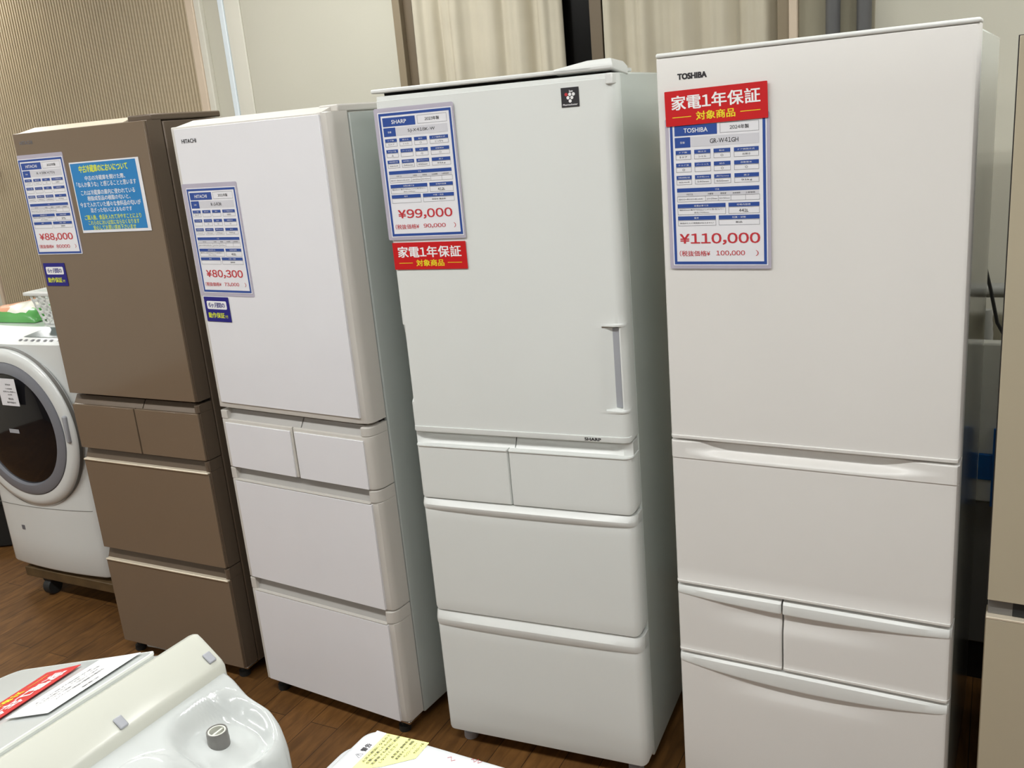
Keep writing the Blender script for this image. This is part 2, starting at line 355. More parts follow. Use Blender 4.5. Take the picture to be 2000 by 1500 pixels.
def front(name, parent, u0, u1, z0, z1, mats, rl=0.004, rr=0.004, vb=0.06, band=None, rec=0.022, lip=0.0, rec_u=None, cl=0.0, cr=0.0, ct=0.0, edge=0.003, hi=None, lo=None, extra=None, nz=8, rim=0.035, bow=0.0):
    """one door or drawer front; band = height of the recessed grip at its top edge; rl/rr plan radii, cl/cr lower corner radii"""
    H = z1 - z0
    zt = [0, 0.0015 / H, 0.003 / H] + [i / nz for i in range(1, nz)] + [1 - 0.003 / H, 1 - 0.0015 / H, 1]
    if band:
        zb = (z1 - band - z0) / H; zt = [t for t in zt if t < zb - 0.02] + [zb - 0.012, zb - 0.004 / H, zb, zb + 0.0025 / H, zb + 0.006 / H, zb + 0.5 * band / H, 1 - 0.006 / H, 1]
    if extra: zt = sorted(set(zt + [(z - z0) / H for z in extra[1]]))
    zlo = (lambda u: z0 + max(corner(u - u0, cl) if cl else 0, corner(u1 - u, cr) if cr else 0)) if lo is None else lo
    zhi = (lambda u: z1 - (max(corner(u - u0, ct), corner(u1 - u, ct)) if ct else 0)) if hi is None else hi
    def f(u, z):
        v = max(corner(u - u0, rl), corner(u1 - u, rr))
        v += max(corner(z - zlo(u), edge), corner(zhi(u) - z, edge)) if edge else 0
        t = (u - u0) / (u1 - u0); v -= bow * 4 * t * (1 - t)
        if band and z > z1 - band:
            k = (z - (z1 - band)) / band
            w = 1.0 if rec_u is None else smooth(rec_u[0], rec_u[0] + 0.016, u) * (1 - smooth(rec_u[1] - 0.016, rec_u[1], u))
            v += w * rec * smooth(0, 0.25, k)
        if lip and band and abs(z - (z1 - band)) < 0.006: v -= lip
        if extra: v += extra[0](u, z)
        return v
    b = MB(); us = None
    if rec_u: us = sorted(set(spaced(u0, u1, 0.03, 0.0035, rim) + [rec_u[0] + 0.004 * i for i in range(5)] + [rec_u[1] - 0.004 * i for i in range(5)]))
    panel_mesh(b, u0, u1, zlo, zhi, f, vb, zt, us, rim=rim)
    return weld(b.build(name, mats, parent))
def slab(name, parent, u0, u1, z0, z1, v0, v1, m, bevel=0.002):
    b = MB(); b.box(u0, u1, v0, v1, z0, z1); return b.build(name, m, parent, bevel=bevel)
def logo(parent, body, u, z, w, h, m='black_ink', v=-0.0006, bold=0.02):
    b = MB(); put_text(b, body, 0, 0, 0, 0, w, h, bold); o = b.build('lettering', m, parent, recalc=False)
    o.matrix_local = Matrix(((1, 0, 0, u), (0, 0, -1, v), (0, 1, 0, z), (0, 0, 0, 1))); return o
def foot(parent, u, v, h, r=0.018, m='rubber', top='chrome'):
    b = MB(); b.vlathe([(r, 0.0), (r * 1.05, 0.004), (r, h * 0.45), (r * 0.6, h * 0.5), (r * 0.6, h + 0.012)], u, v, 20); b.build('foot', m, parent)
GROUP = 'refrigerators standing in a row'
FR = [(-1.4591, 3.0347, -0.4893), (-0.8722, 2.7039, -0.5785), (-0.2681, 2.3611, -0.4327), (0.3518, 2.0378, -0.5283)]

# --- brown and white glass fridges share one layout: door, two small drawers, two drawers
def glass_fridge(i, W_, label, body_m, frame_m, glass_m, grip_m, brown):
    e = empty('refrigerator', (FR[i][0], FR[i][1], 0), FR[i][2], label, 'refrigerator', GROUP)
    zo = 0.0 if brown else -0.028; vb = 0.058 if brown else 0.074; r = 0.006 if brown else 0.026; G = 0.563 if brown else 0.5515
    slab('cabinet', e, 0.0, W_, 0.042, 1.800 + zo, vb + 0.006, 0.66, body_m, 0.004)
    b = MB(); b.box(0.012, W_ - 0.012, vb - 0.012, vb + 0.02, 0.045, 1.795 + zo); b.build('door_seal', 'dark', e)
    # hinge cover on the cabinet top
    b = MB(); hz = 1.806 + zo
    b.box(0.475 if brown else 0.515, W_ + 0.001, 0.022 if brown else 0.040, 0.30 if brown else 0.52, hz - 0.004, hz + 0.014); b.build('hinge_cover', 'brown_metal' if brown else 'pearl', e, bevel=0.004)
    d = front('door', e, 0.0, W_, 0.973, hz - 0.002, frame_m, 0.004, r, vb, rim=max(r, 0.01))
    # sloped cap along the door top; on brown the ceiling-light glint is put into its pale colour
    cw = 0.472 if brown else 0.555
    b = MB(); c0 = [(0.016, 0.002, hz - 0.003), (0.040, 0.050, hz + 0.012), (0.040, 0.050, hz - 0.004)]; c1 = [(cw, 0.002, hz - 0.003), (cw, 0.050, hz + 0.012), (cw, 0.050, hz - 0.004)]
    b.loft([c0, c1]); b.build('top_cap', 'champagne' if brown else 'pearl', d)
    g0 = 0.002 if brown else 0.016; zt = hz - 0.003 if brown else 1.7705
    slab('glass_front', d, g0, G, 0.975 if brown else 0.990, zt, -0.0035, 0.004, glass_m, 0.001)
    logo(d, 'HITACHI', 0.056 if brown else 0.072, 1.775 if brown else 1.737, 0.058, 0.0105, 'grey_ink' if brown else 'black_ink', -0.0042)
    S = [(0.0, 0.286, 0.318, 'L'), (0.290, W_, 0.0, 'R')]
    for (u0, u1, gu, side) in S:
        ru = (-0.05, 2.0) if brown else ((0.028, 2.0) if side == 'L' else (-0.05, 0.545))
        if side == 'L': dr = front('small_drawer', e, u0, u1, 0.784, 0.9365, frame_m, 0.004, 0.003, vb)
        else: dr = front('small_drawer', e, u0, u1, 0.784, 0.9365, frame_m, 0.003, r, vb, rim=max(r, 0.01))
        # recessed grip above the drawer front; the split between the two grips sits farther right than the split of the fronts
        a0, a1 = (0.0, 0.3165) if side == 'L' else (0.3205, W_)
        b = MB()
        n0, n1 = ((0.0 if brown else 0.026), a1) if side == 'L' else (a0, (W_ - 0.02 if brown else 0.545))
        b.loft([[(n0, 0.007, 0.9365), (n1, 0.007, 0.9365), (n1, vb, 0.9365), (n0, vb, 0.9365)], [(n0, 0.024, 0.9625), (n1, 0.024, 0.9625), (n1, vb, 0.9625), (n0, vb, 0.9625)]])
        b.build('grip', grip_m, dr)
        if not brown:
            if side == 'L': front('grip_end', dr, 0.0, 0.0265, 0.937, 0.9625, frame_m, 0.002, 0.001, vb, edge=0.0008)
            else: front('grip_end', dr, 0.544, W_, 0.937, 0.9625, frame_m, 0.003, r, vb, rim=max(r, 0.01))
        elif side == 'R': front('grip_end', dr, W_ - 0.022, W_, 0.937, 0.9625, frame_m, 0.012, r, vb)
        x0, x1 = (u0 + (0.002 if brown else 0.016), u1 - (0.001 if brown else 0.006)) if side == 'L' else (u0 + (0.001 if brown else 0.007), G)
        slab('glass_front', dr, x0, x1, 0.786 if not brown else 0.7845, 0.926 if not brown else 0.936, -0.0035, 0.004, glass_m, 0.001)
    for (z0, z1, gb) in ((0.4165, 0.781, 0.036), (0.052, 0.4125, 0.038)):
        zg = z1 - gb
        dr = front('drawer', e, 0.0, W_, z0, zg, frame_m, 0.004, r, vb, rim=max(r, 0.01))
        n0, n1 = (0.0, W_ - 0.022) if brown else (0.022, 0.545)
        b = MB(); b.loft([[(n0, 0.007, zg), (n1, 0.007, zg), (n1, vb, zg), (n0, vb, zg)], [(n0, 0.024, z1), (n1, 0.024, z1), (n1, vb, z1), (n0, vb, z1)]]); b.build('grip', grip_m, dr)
        if brown: front('grip_end', dr, W_ - 0.022, W_, zg + 0.0005, z1, frame_m, 0.012, r, vb)
        else:
            front('grip_end', dr, 0.0, 0.0225, zg + 0.0005, z1, frame_m, 0.002, 0.001, vb, edge=0.0008); front('grip_end', dr, 0.5445, W_, zg + 0.0005, z1, frame_m, 0.003, r, vb, rim=max(r, 0.01))
        slab('glass_front', dr, 0.002 if brown else 0.016, G, z0 + (0.001 if brown else 0.003), zg - (0.006 if brown else 0.004), -0.0035, 0.004, glass_m, 0.001)
        if brown: tag(slab('trim_strip', dr, 0.002, G, zg - 0.006, zg + 0.0005, -0.0075, 0.012, 'champagne', 0.0025), 'bright metal strip')
        else: slab('trim_strip', dr, 0.016, 0.548, zg - 0.0025, zg + 0.001, -0.0040, 0.012, 'pearl', 0.0008)
    for u in (0.03, W_ - 0.045): foot(e, u, 0.035, 0.040)
    for u in (0.05, W_ - 0.05): foot(e, u, 0.60, 0.040)
    b = MB(); b.box(W_ - 0.085, W_ - 0.005, 0.012, 0.075, 0.036, 0.050); b.build('corner_bracket', 'chrome', e, bevel=0.006)
    b = MB(); b.box(0.0, 0.06, 0.015, 0.07, 0.036, 0.050); b.build('corner_bracket', 'chrome', e, bevel=0.006)
    return e
F1 = glass_fridge(0, 0.5665, 'brown glass-fronted refrigerator at the left end of the row, beside the drum washing machine', 'brown_metal', 'brown_metal', 'brown_glass', 'brown_metal', True)
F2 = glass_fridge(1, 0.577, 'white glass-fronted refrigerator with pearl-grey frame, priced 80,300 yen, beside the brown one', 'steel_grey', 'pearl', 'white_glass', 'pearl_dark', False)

# --- third fridge: rounded white fronts, side handles on the door, bulging drawer lips
W3 = 0.5935
F3 = empty('refrigerator', (FR[2][0], FR[2][1], 0), FR[2][2], 'plain white refrigerator with recessed handles on both door sides and a black square badge', 'refrigerator', GROUP)
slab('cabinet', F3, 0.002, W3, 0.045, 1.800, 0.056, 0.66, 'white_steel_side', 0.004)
b = MB(); b.box(0.012, W3 - 0.010, 0.03, 0.07, 0.05, 1.808); b.build('door_seal', 'dark', F3)
b = MB(); b.box(-0.006, 0.55, -0.003, 0.30, 1.8055, 1.815)
b.loft([[(0.46, -0.003, 1.806), (W3 + 0.002, -0.003, 1.806), (W3 + 0.002, 0.115, 1.794), (0.46, 0.115, 1.794)],
        [(0.46, -0.003, 1.8155), (W3 + 0.002, -0.003, 1.8165), (W3 + 0.002, 0.115, 1.812), (0.46, 0.115, 1.815)],
        [(0.535, 0.012, 1.828), (W3 - 0.004, 0.010, 1.829), (W3 - 0.004, 0.100, 1.824), (0.535, 0.100, 1.826)]])
b.build('top_cover', 'white_plastic', F3, bevel=0.003)
def f3_handle(u, z):
    v = 0.0
    zz = smooth(1.036, 1.040, z) * (1 - smooth(1.238, 1.242, z))
    v += 0.014 * zz * smooth(0.5465, 0.5495, u) * (1 - smooth(0.572, 0.578, u))
    v -= 0.0025 * smooth(1.029, 1.032, z) * (1 - smooth(1.246, 1.249, z)) * smooth(0.541, 0.5435, u) * (1 - zz * smooth(0.5455, 0.548, u))
    v += 0.008 * zz * (1 - smooth(0.006, 0.012, u))
    v += 0.0028 * smooth(1.7875, 1.7885, z)
    if z < 0.9705: v -= 0.0022 * smooth(0.9705, 0.9685, z) if False else 0.0022
    return v
hz = [1.026, 1.029, 1.0305, 1.032, 1.036, 1.037, 1.039, 1.040, 1.09, 1.14, 1.19, 1.238, 1.2395, 1.241, 1.242, 1.246, 1.248, 1.249, 1.787, 1.7875, 1.788, 1.7886, 0.9695, 0.9704, 0.9706, 0.972]
d3 = front('door', F3, 0.0, W3, 0.9555, 1.7985, 'white_steel', 0.012, 0.024, 0.056, cr=0.008, cl=0.008, extra=(f3_handle, hz), rim=0.056)
b = MB(); b.box(0.549, 0.5745, 0.0105, 0.0135, 1.042, 1.237); b.build('handle', 'light_grey', d3, bevel=0.002)
b = MB(); b.box(W3 - 0.016, W3 + 0.0005, -0.001, 0.03, 1.775, 1.7985); b.build('corner_cap', 'white_plastic', d3, bevel=0.003)
logo(d3, 'SHARP', 0.4973, 0.9633, 0.041, 0.0075, 'black_ink', -0.0030, 0.03)
bd = empty('ion_badge', (0.4962, -0.0012, 1.7560)); bd.parent = d3
b = MB(); b.box(-0.0205, 0.0205, -0.0005, 0.0015, -0.0205, 0.0205); b.build('plate', 'black_ink', bd)
b = MB()
for (x, z, c) in ((-0.0085, 0.006, 1), (0.0, 0.006, 0), (0.0085, 0.006, 0), (-0.0045, -0.001, 0), (0.0045, -0.001, 0), (0.0, -0.008, 0)):
    b.add([(x + 0.0036 * math.cos(k * PI / 10), z + 0.0036 * math.sin(k * PI / 10), 0) for k in range(20)], [tuple(range(20))], c)
put_text(b, 'Ion', 0.003, 0.0128, 0, 0, 0.008, 0.005, 0.02); put_text(b, 'Plasmacluster', 0.0, -0.0155, 0, 0, 0.034, 0.0035, 0.02)
o = b.build('emblem_print', ['white_ink', 'red_text'], bd, recalc=False); o.matrix_local = Matrix(((1, 0, 0, 0), (0, 0, -1, -0.0011), (0, 1, 0, 0), (0, 0, 0, 1)))
for side in 'LR':
    u0, u1 = (0.0, 0.2645) if side == 'L' else (0.2675, W3)
    a0, a1 = (0.002, 0.2805) if side == 'L' else (0.2835, W3 - 0.002)
    dr = front('small_drawer', F3, u0, u1, 0.7685, 0.9205, 'white_steel', 0.014 if side == 'L' else 0.004, 0.024 if side == 'R' else 0.004, 0.056, cr=0.018 if side == 'R' else 0, cl=0.012 if side == 'L' else 0,
               extra=(lambda u, z: -0.003 * (smooth(0.914, 0.916, z)), [0.9138, 0.9145, 0.9152, 0.916]))
    b = MB(); n = 14; rows_ = []
    for (z, v) in ((0.9205, 0.014), (0.928, 0.020), (0.940, 0.026), (0.9535, 0.030)):
        rr = []
        for k in range(n + 1):
            u = a0 + (a1 - a0) * k / n; e_ = smooth(0, 0.03, u) * smooth(0, 0.05, W3 - u); rr.append((u, 0.004 + (v - 0.004) * e_ + corner(u, 0.012) + corner(W3 - u, 0.022), z))
        rows_.append(rr)
    b.grid(rows_); b.grid([[rows_[-1][k], (rows_[-1][k][0], 0.056, 0.9535)] for k in range(n + 1)]); b.grid([[r_[0], (r_[0][0], 0.056, r_[0][2])] for r_ in rows_]); b.grid([[r_[-1], (r_[-1][0], 0.056, r_[-1][2])] for r_ in rows_])
    b.build('grip', 'white_plastic', dr)
def lip3(dr, z0, z1):
    # rounded handle lip that overhangs the drawer front and bows a little
    b = MB(); us = spaced(0.0, W3, 0.02, 0.003, 0.03); prof = [(0.0, 0.000), (0.0, -0.004), (0.18, -0.0075), (0.42, -0.0085), (0.47, -0.0085), (0.72, -0.0025), (1.0, 0.006)]
    P = []
    for u in us:
        sh = max(corner(u, 0.014), corner(W3 - u, 0.024)); t = u / W3; k = 1 - 0.55 * (abs(2 * t - 1)) ** 6
        P.append([(u, v * k + sh, z0 + (z1 - z0) * q - (0.004 if q == 0 else 0) * 4 * t * (1 - t)) for q, v in prof] + [(u, 0.056, z1)])
    b.grid(P); b.grid([[P[i][0], (us[i], 0.02 + max(0, P[i][0][1]), P[i][0][2])] for i in range(len(us))])
    for q in (P[0], P[-1]): b.add(q + [(q[0][0], 0.056, q[0][2])], [tuple(range(len(q) + 1))])
    b.build('handle', 'white_plastic', dr, smooth=28)
for (z0, z1, zb) in ((0.4330, 0.7655, 0.739), (0.0470, 0.4290, 0.3900)):
    dr = front('drawer', F3, 0.0, W3, z0, zb + 0.004, 'white_steel', 0.014, 0.024, 0.056, cr=0.022, cl=0.018, rim=0.026); lip3(dr, zb, z1)
for u, v in ((0.045, 0.045), (W3 - 0.05, 0.045), (0.05, 0.60), (W3 - 0.05, 0.60)): foot(F3, u, v, 0.046, 0.020, 'light_grey')
b = MB(); b.box(0.10, W3 - 0.08, 0.10, 0.14, 0.006, 0.046); b.build('base_cover', 'dark', F3)

# --- fourth fridge: flat warm-white fronts with curved bands
W4 = 0.600
F4 = empty('refrigerator', (FR[3][0], FR[3][1], 0), FR[3][2], 'tall warm-white refrigerator priced 110,000 yen, nearest the viewer, with curved drawer bands', 'refrigerator', GROUP)
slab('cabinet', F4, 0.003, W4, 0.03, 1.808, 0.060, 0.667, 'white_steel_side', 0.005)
b = MB(); b.box(0.010, W4 - 0.008, 0.05, 0.07, 0.04, 1.80); b.build('door_seal', 'light_grey', F4)
d4 = front('door', F4, 0.0, W4, 0.9905, 1.8142, 'warm_white', 0.006, 0.009, 0.056, cr=0.005, cl=0.003, extra=(lambda u, z: -0.0022 * (1 - smooth(0.9985, 0.9995, z)), [0.998, 0.9985, 0.999, 0.9996]))
b = MB(); b.box(0.001, W4 + 0.001, -0.003, 0.056, 1.8146, 1.8238); b.build('top_cap', 'white_plastic', d4, bevel=0.004, seg=3)
logo(d4, 'TOSHIBA', 0.0768, 1.7748, 0.060, 0.0110, 'black_ink', -0.0006, 0.055)
def band4(dr, u0, u1, z1, h0, h1, rl, rr, m='white_plastic', out=0.0035):
    # overhanging band whose lower edge curves: h0 at the ends, h1 in the middle
    b = MB(); us = spaced(u0, u1, 0.015, 0.003, 0.012); P = []
    for u in us:
        t = (u - u0) / (u1 - u0) if u1 - u0 > 0.4 else ((u / W4)); hh = h0 + (h1 - h0) * 4 * t * (1 - t); sh = max(corner(u - u0, rl), corner(u1 - u, rr)); e_ = smooth(-0.02, 0.12, u) * smooth(-0.02, 0.12, W4 - u)
        P.append([(u, 0.010 + sh, z1 - hh + 0.001), (u, -0.001 - out * e_ + sh, z1 - hh), (u, -0.002 - out * e_ + sh, z1 - hh + 0.004), (u, -0.001 - out * 0.6 * e_ + sh, z1 - 0.006), (u, 0.002 + sh, z1 - 0.001), (u, 0.006 + sh, z1), (u, 0.056, z1)])
    b.grid(P); n = len(us) - 1; b.add(P[0], [tuple(range(7))]); b.add(P[n], [tuple(range(7))])
    return b.build('handle', m, dr, smooth=30)
def scoop(u0, u1, zc):
    def g(u, z):
        t = max(0.0, min(1.0, (u - u0) / (u1 - u0))); return 0.008 * (4 * t * (1 - t)) ** 1.5 * smooth(0.040, 0.0, abs(z - zc)) * (1.0 if z < zc else 1.0)
    return g
# upper drawer with a long shallow grip in its band
def grip4(u, z):
    k = (z - 0.946) / 0.039
    w = smooth(0.035, 0.13, u) * (1 - smooth(0.44, 0.56, u)); v = 0.0
    if z > 0.9452: v = -0.0022 + 0.020 * w * smooth(0.10 + 0.25 * (1 - w), 0.5 + 0.2 * (1 - w), k)
    return v
dr = front('drawer', F4, 0.0, W4, 0.6245, 0.9855, 'warm_white', 0.006, 0.009, 0.056, cr=0.004, extra=(lambda u, z: grip4(u, z) - 0.0020 * (1 - smooth(0.6315, 0.6325, z)), [0.9450, 0.9454] + [0.9470 + 0.0025 * i for i in range(15)] + [0.6312, 0.6316, 0.6322, 0.633]))
tag(dr, 'drawer with a long shallow grip along its top')
for side in 'LR':
    u0, u1 = (0.0, 0.2465) if side == 'L' else (0.2505, W4)
    sc = scoop(0.06, 0.50, 0.570)
    dr = front('small_drawer', F4, u0, u1, 0.4405, 0.612, 'warm_white', 0.006 if side == 'L' else 0.002, 0.009 if side == 'R' else 0.002, 0.056,
               extra=(lambda u, z: sc(u, z) - 0.0020 * (1 - smooth(0.4475, 0.4485, z)), [0.4472, 0.4476, 0.4482, 0.449] + [0.535 + 0.006 * i for i in range(12)]))
    band4(dr, u0, u1, 0.6175, 0.0185, 0.0290, 0.006 if side == 'L' else 0.002, 0.009 if side == 'R' else 0.002)
sc2 = scoop(0.08, 0.50, 0.385)
dr = front('drawer', F4, 0.0, W4, 0.045, 0.428, 'warm_white', 0.006, 0.009, 0.056, extra=(sc2, [0.350 + 0.006 * i for i in range(12)]))
band4(dr, 0.0, W4, 0.4345, 0.0200, 0.0395, 0.006, 0.009)
for u, v in ((0.05, 0.07), (W4 - 0.05, 0.07), (0.05, 0.60), (W4 - 0.05, 0.60)): foot(F4, u, v, 0.034)

# --- fifth fridge at the right edge: beige glass
F5 = empty('refrigerator', row(0.660, 0.0), RT, 'beige glass-fronted refrigerator cut off by the right edge of the picture', 'refrigerator', GROUP)
W5 = 0.60
slab('cabinet', F5, 0.002, W5, 0.035, 1.782, 0.050, 0.66, 'beige_metal', 0.004)
d5 = front('door', F5, 0.0, W5, 0.702, 1.787, 'dark', 0.003, 0.003, 0.048)
slab('glass_front', d5, 0.0022, W5 - 0.002, 0.7045, 1.7855, -0.003, 0.006, 'beige_glass', 0.001)
l5 = front('drawer', F5, 0.0, W5, 0.045, 0.666, 'beige_metal', 0.003, 0.003, 0.048); slab('glass_front', l5, 0.002, W5 - 0.002, 0.046, 0.6615, -0.003, 0.006, 'beige_glass', 0.001)
slab('trim_strip', l5, 0.001, W5 - 0.001, 0.662, 0.667, -0.004, 0.02, 'champagne', 0.001)
slab('handle_recess', F5, 0.003, W5 - 0.003, 0.667, 0.6985, 0.012, 0.050, 'grey_plastic', 0.001); slab('handle_recess', F5, 0.048, W5 - 0.003, 0.668, 0.6975, 0.0105, 0.03, 'rubber', 0.001)
for u, v in ((0.05, 0.07), (W5 - 0.05, 0.07), (0.05, 0.60), (W5 - 0.05, 0.60)): foot(F5, u, v, 0.038)

# ------------------------------------------------------------------ signs
def on_fridge(i, u, z, v, rot=0.0):
    x, y, t = FR[i]; c, s = math.cos(t), math.sin(t)
    m = Matrix(((c, 0, s, x + u * c - v * s), (s, 0, -c, y + u * s + v * c), (0, 1, 0, z), (0, 0, 0, 1)))
    return m @ Matrix.Rotation(rot, 4, 'Z')
def sheet(mb, w, h, z0, z1, mi=0, r=0.004):
    pts = []
    for cx, cy, a0 in ((w / 2 - r, h / 2 - r, 0), (-w / 2 + r, h / 2 - r, 90), (-w / 2 + r, -h / 2 + r, 180), (w / 2 - r, -h / 2 + r, 270)):
        for k in range(5): a = math.radians(a0 + 22.5 * k); pts.append((cx + r * math.cos(a), cy + r * math.sin(a)))
    mb.loft([[(x, y, z0) for x, y in pts], [(x, y, z1) for x, y in pts]], mi)
def price_sign(i, u0, u1, z0, z1, pouch, brand, year, model, price, net, vol, label, dr1, rot=0.0):
    w, h = u1 - u0, z1 - z0
    e = empty('price_sign', (0, 0, 0), 0, label, 'price sign', 'price signs on the refrigerator doors'); e.matrix_world = on_fridge(i, (u0 + u1) / 2, (z0 + z1) / 2, -0.0042, rot)
    if pouch:
        l, r_, t, bt = pouch; b = MB(); sheet(b, w + l + r_, h + t + bt, -0.0004, 0.0004); o = b.build('pouch', 'pouch', e); o.location = ((r_ - l) / 2, (t - bt) / 2, 0); tag(o, 'clear laminating pouch')
    b = MB(); sheet(b, w, h, 0.0004, 0.0010, 0, 0.001); b.build('sheet', 'paper', e)
    b = MB(); Z = 0.00135; Z2 = 0.0016
    X = lambda f: -w / 2 + f * w
    Y = lambda f: h / 2 - f * h
    def R(x0, x1, y0, y1, mi, z=Z): b.rect(X(x0), X(x1), Y(y1), Y(y0), z, mi)
    BL, RD, BK, GR, WH, PG = 0, 1, 2, 3, 4, 5
    ex = 0.012; bx = 0.028; by = 0.020                                    # blue border line
    R(ex, 1 - ex, 0.008, 0.008 + by, BL); R(ex, 1 - ex, 0.992 - by, 0.992, BL); R(ex, ex + bx, 0.008 + by, 0.992 - by, BL); R(1 - ex - bx, 1 - ex, 0.008 + by, 0.992 - by, BL)
    T = lambda s, x, y, hh, mi, ww=None, z=Z2, bold=0.0: put_text(b, s, X(x), Y(y), z, mi, None if ww is None else ww * w, hh * h, bold)
    def outline(x0, x1, y0, y1):
        t = 0.003
        R(x0, x1, y0, y0 + t * 0.7, GR); R(x0, x1, y1 - t * 0.7, y1, GR); R(x0, x0 + t, y0, y1, GR); R(x1 - t, x1, y0, y1, GR)
    R(0.06, 0.505, 0.043, 0.112, BL); T(brand, 0.283, 0.078, 0.030, WH, 0.20 if len(brand) < 6 else 0.25, bold=0.01)
    outline(0.535, 0.925, 0.043, 0.108); T(year, 0.73, 0.075, 0.027, BK, 0.19, bold=0.008)
    R(0.06, 0.225, 0.122, 0.190, BL); T('型番', 0.142, 0.156, 0.014, WH, 0.05)
    R(0.232, 0.925, 0.122, 0.188, PG); T(model, 0.575, 0.155, 0.031, BK, 0.042 * len(model) * 0.86, bold=0.008)
    cols = ((0.065, 0.228), (0.262, 0.432), (0.464, 0.636), (0.672, 0.92))
    heads = (('ドア数', '開き方', '製氷', 'ドア開閉方式'), ('チルド室', 'パーシャル', '給水', '自動製氷'), ('年間消費電力量', '本体幅(mm)', '奥行(mm)', '高さ'))
    for k, (hy, vals) in enumerate(((0.208, dr1[0]), (0.293, dr1[1]), (0.377, dr1[2]))):
        for c, (x0, x1) in enumerate(cols):
            R(x0, x1, hy, hy + 0.026, BL); T(heads[k][c], (x0 + x1) / 2, hy + 0.0135, 0.011, WH, min(0.75 * (x1 - x0), 0.028 * len(heads[k][c])))
            outline(x0, x1, hy + 0.028, hy + 0.062)
            if vals[c]: T(vals[c], (x0 + x1) / 2, hy + 0.045, 0.014 if len(vals[c]) < 5 else 0.011, BK, min(0.72 * (x1 - x0), 0.027 * len(vals[c])))
    R(0.065, 0.92, 0.463, 0.490, BL); T('寸法', 0.49, 0.4765, 0.012, WH, 0.045)
    R(0.065, 0.92, 0.492, 0.519, PG)
    for s, x, ww in (('外形寸法', 0.20, 0.07), ('冷蔵室', 0.42, 0.06), ('野菜室', 0.555, 0.06), ('左右放熱', 0.69, 0.08), ('上部放熱', 0.83, 0.10)): T(s, x, 0.506, 0.012, BK, ww)
    outline(0.065, 0.925, 0.519, 0.556)
    for x in (0.365, 0.50, 0.63, 0.78): R(x, x + 0.003, 0.519, 0.556, GR)
    for s, x, ww in (('幅600×奥660×高1830', 0.21, 0.26), ('20×20mm', 0.435, 0.11), ('50×50mm', 0.565, 0.11)): T(s, x, 0.5385, 0.011, GR, ww)
    R(0.065, 0.575, 0.571, 0.598, BL); T('設置必要寸法', 0.32, 0.5845, 0.012, WH, 0.15); R(0.605, 0.92, 0.571, 0.598, BL); T('定格内容積', 0.76, 0.5845, 0.012, WH, 0.14)
    outline(0.065, 0.575, 0.600, 0.645); outline(0.605, 0.92, 0.600, 0.645)
    T('幅600mm・奥行700mmハンドル等・背カバー', 0.32, 0.612, 0.011, BK, 0.47); T('含む：705mm', 0.32, 0.631, 0.010, BK, 0.16); T(vol, 0.76, 0.624, 0.020, BK, 0.095, bold=0.008)
    R(0.065, 0.47, 0.655, 0.682, BL); T('備考', 0.265, 0.6685, 0.012, WH, 0.05); R(0.50, 0.92, 0.655, 0.682, BL); T('付属・状態', 0.71, 0.6685, 0.012, WH, 0.14)
    outline(0.065, 0.47, 0.684, 0.722); outline(0.50, 0.92, 0.684, 0.722)
    if dr1[3]: T(dr1[3], 0.267, 0.703, 0.011, BK, 0.36)
    T(dr1[4], 0.71, 0.702, 0.013, BK, 0.024 * len(dr1[4]) + 0.02)
    T(price, 0.5, 0.815, 0.078, RD, 0.74 if len(price) < 8 else 0.84, bold=0.018)
    T('（税抜価格¥', 0.235, 0.915, 0.040, RD, 0.33, bold=0.006); T(net, 0.615, 0.915, 0.036, RD, 0.30, bold=0.012); T('）', 0.89, 0.915, 0.040, RD, 0.03)
    b.build('print', ['blue', 'red_text', 'black_ink', 'grey_ink', 'white_ink', 'paper_grey'], e, recalc=False)
    return e
V0 = [('５ドア', 'シャル', '○', '右開き'), ('○', '', '○', '○'), ('360kWh/年', '540mm', '650mm', '91kg'), '', '使用感あり']
price_sign(0, 0.001, 0.205, 1.4335, 1.7275, (0.0, 0.003, 0.012, 0.0), 'HITACHI', '2019年製', 'R-V38KV(TD)', '¥88,000', '80000', '375L', 'white price sign of 88,000 yen on the brown refrigerator door', (V0[0][:3] + ('右開き',), ('', '', '', ''), V0[2], '', '使用感'))
price_sign(1, 0.027, 0.224, 1.3195, 1.6114, (0.016, 0.006, 0.012, 0.009), 'HITACHI', '2021年製', 'R-S40R', '¥80,300', '73,000', '401L', 'white price sign of 80,300 yen on the white glass refrigerator door', (('５ドア', '', '', '右開き'), ('', '○', '○', '○'), V0[2], '', '使用感'))
price_sign(2, 0.0075, 0.207, 1.4645, 1.7610, (0.010, 0.004, 0.010, 0.007), 'SHARP', '2023年製', 'SJ-X418K-W', '¥99,000', '90,000', '412L', 'white price sign of 99,000 yen on the door with the black badge', (('５ドア', 'シャル', '○', 'どっちも'), ('△', '', '○', '○'), V0[2], '', '使用中 備品有'), rot=0.002)
price_sign(3, 0.0250, 0.2275, 1.3885, 1.6915, (0.008, 0.006, 0.002, 0.007), 'TOSHIBA', '2024年製', 'GR-W41GH', '¥110,000', '100,000', '441L', 'white price sign of 110,000 yen on the refrigerator nearest the viewer', (('５ドア', 'シャル', '○', '右開き'), ('○', '', '○', '○'), V0[2], '新品ほとんど使用感がありません！', '新品'))
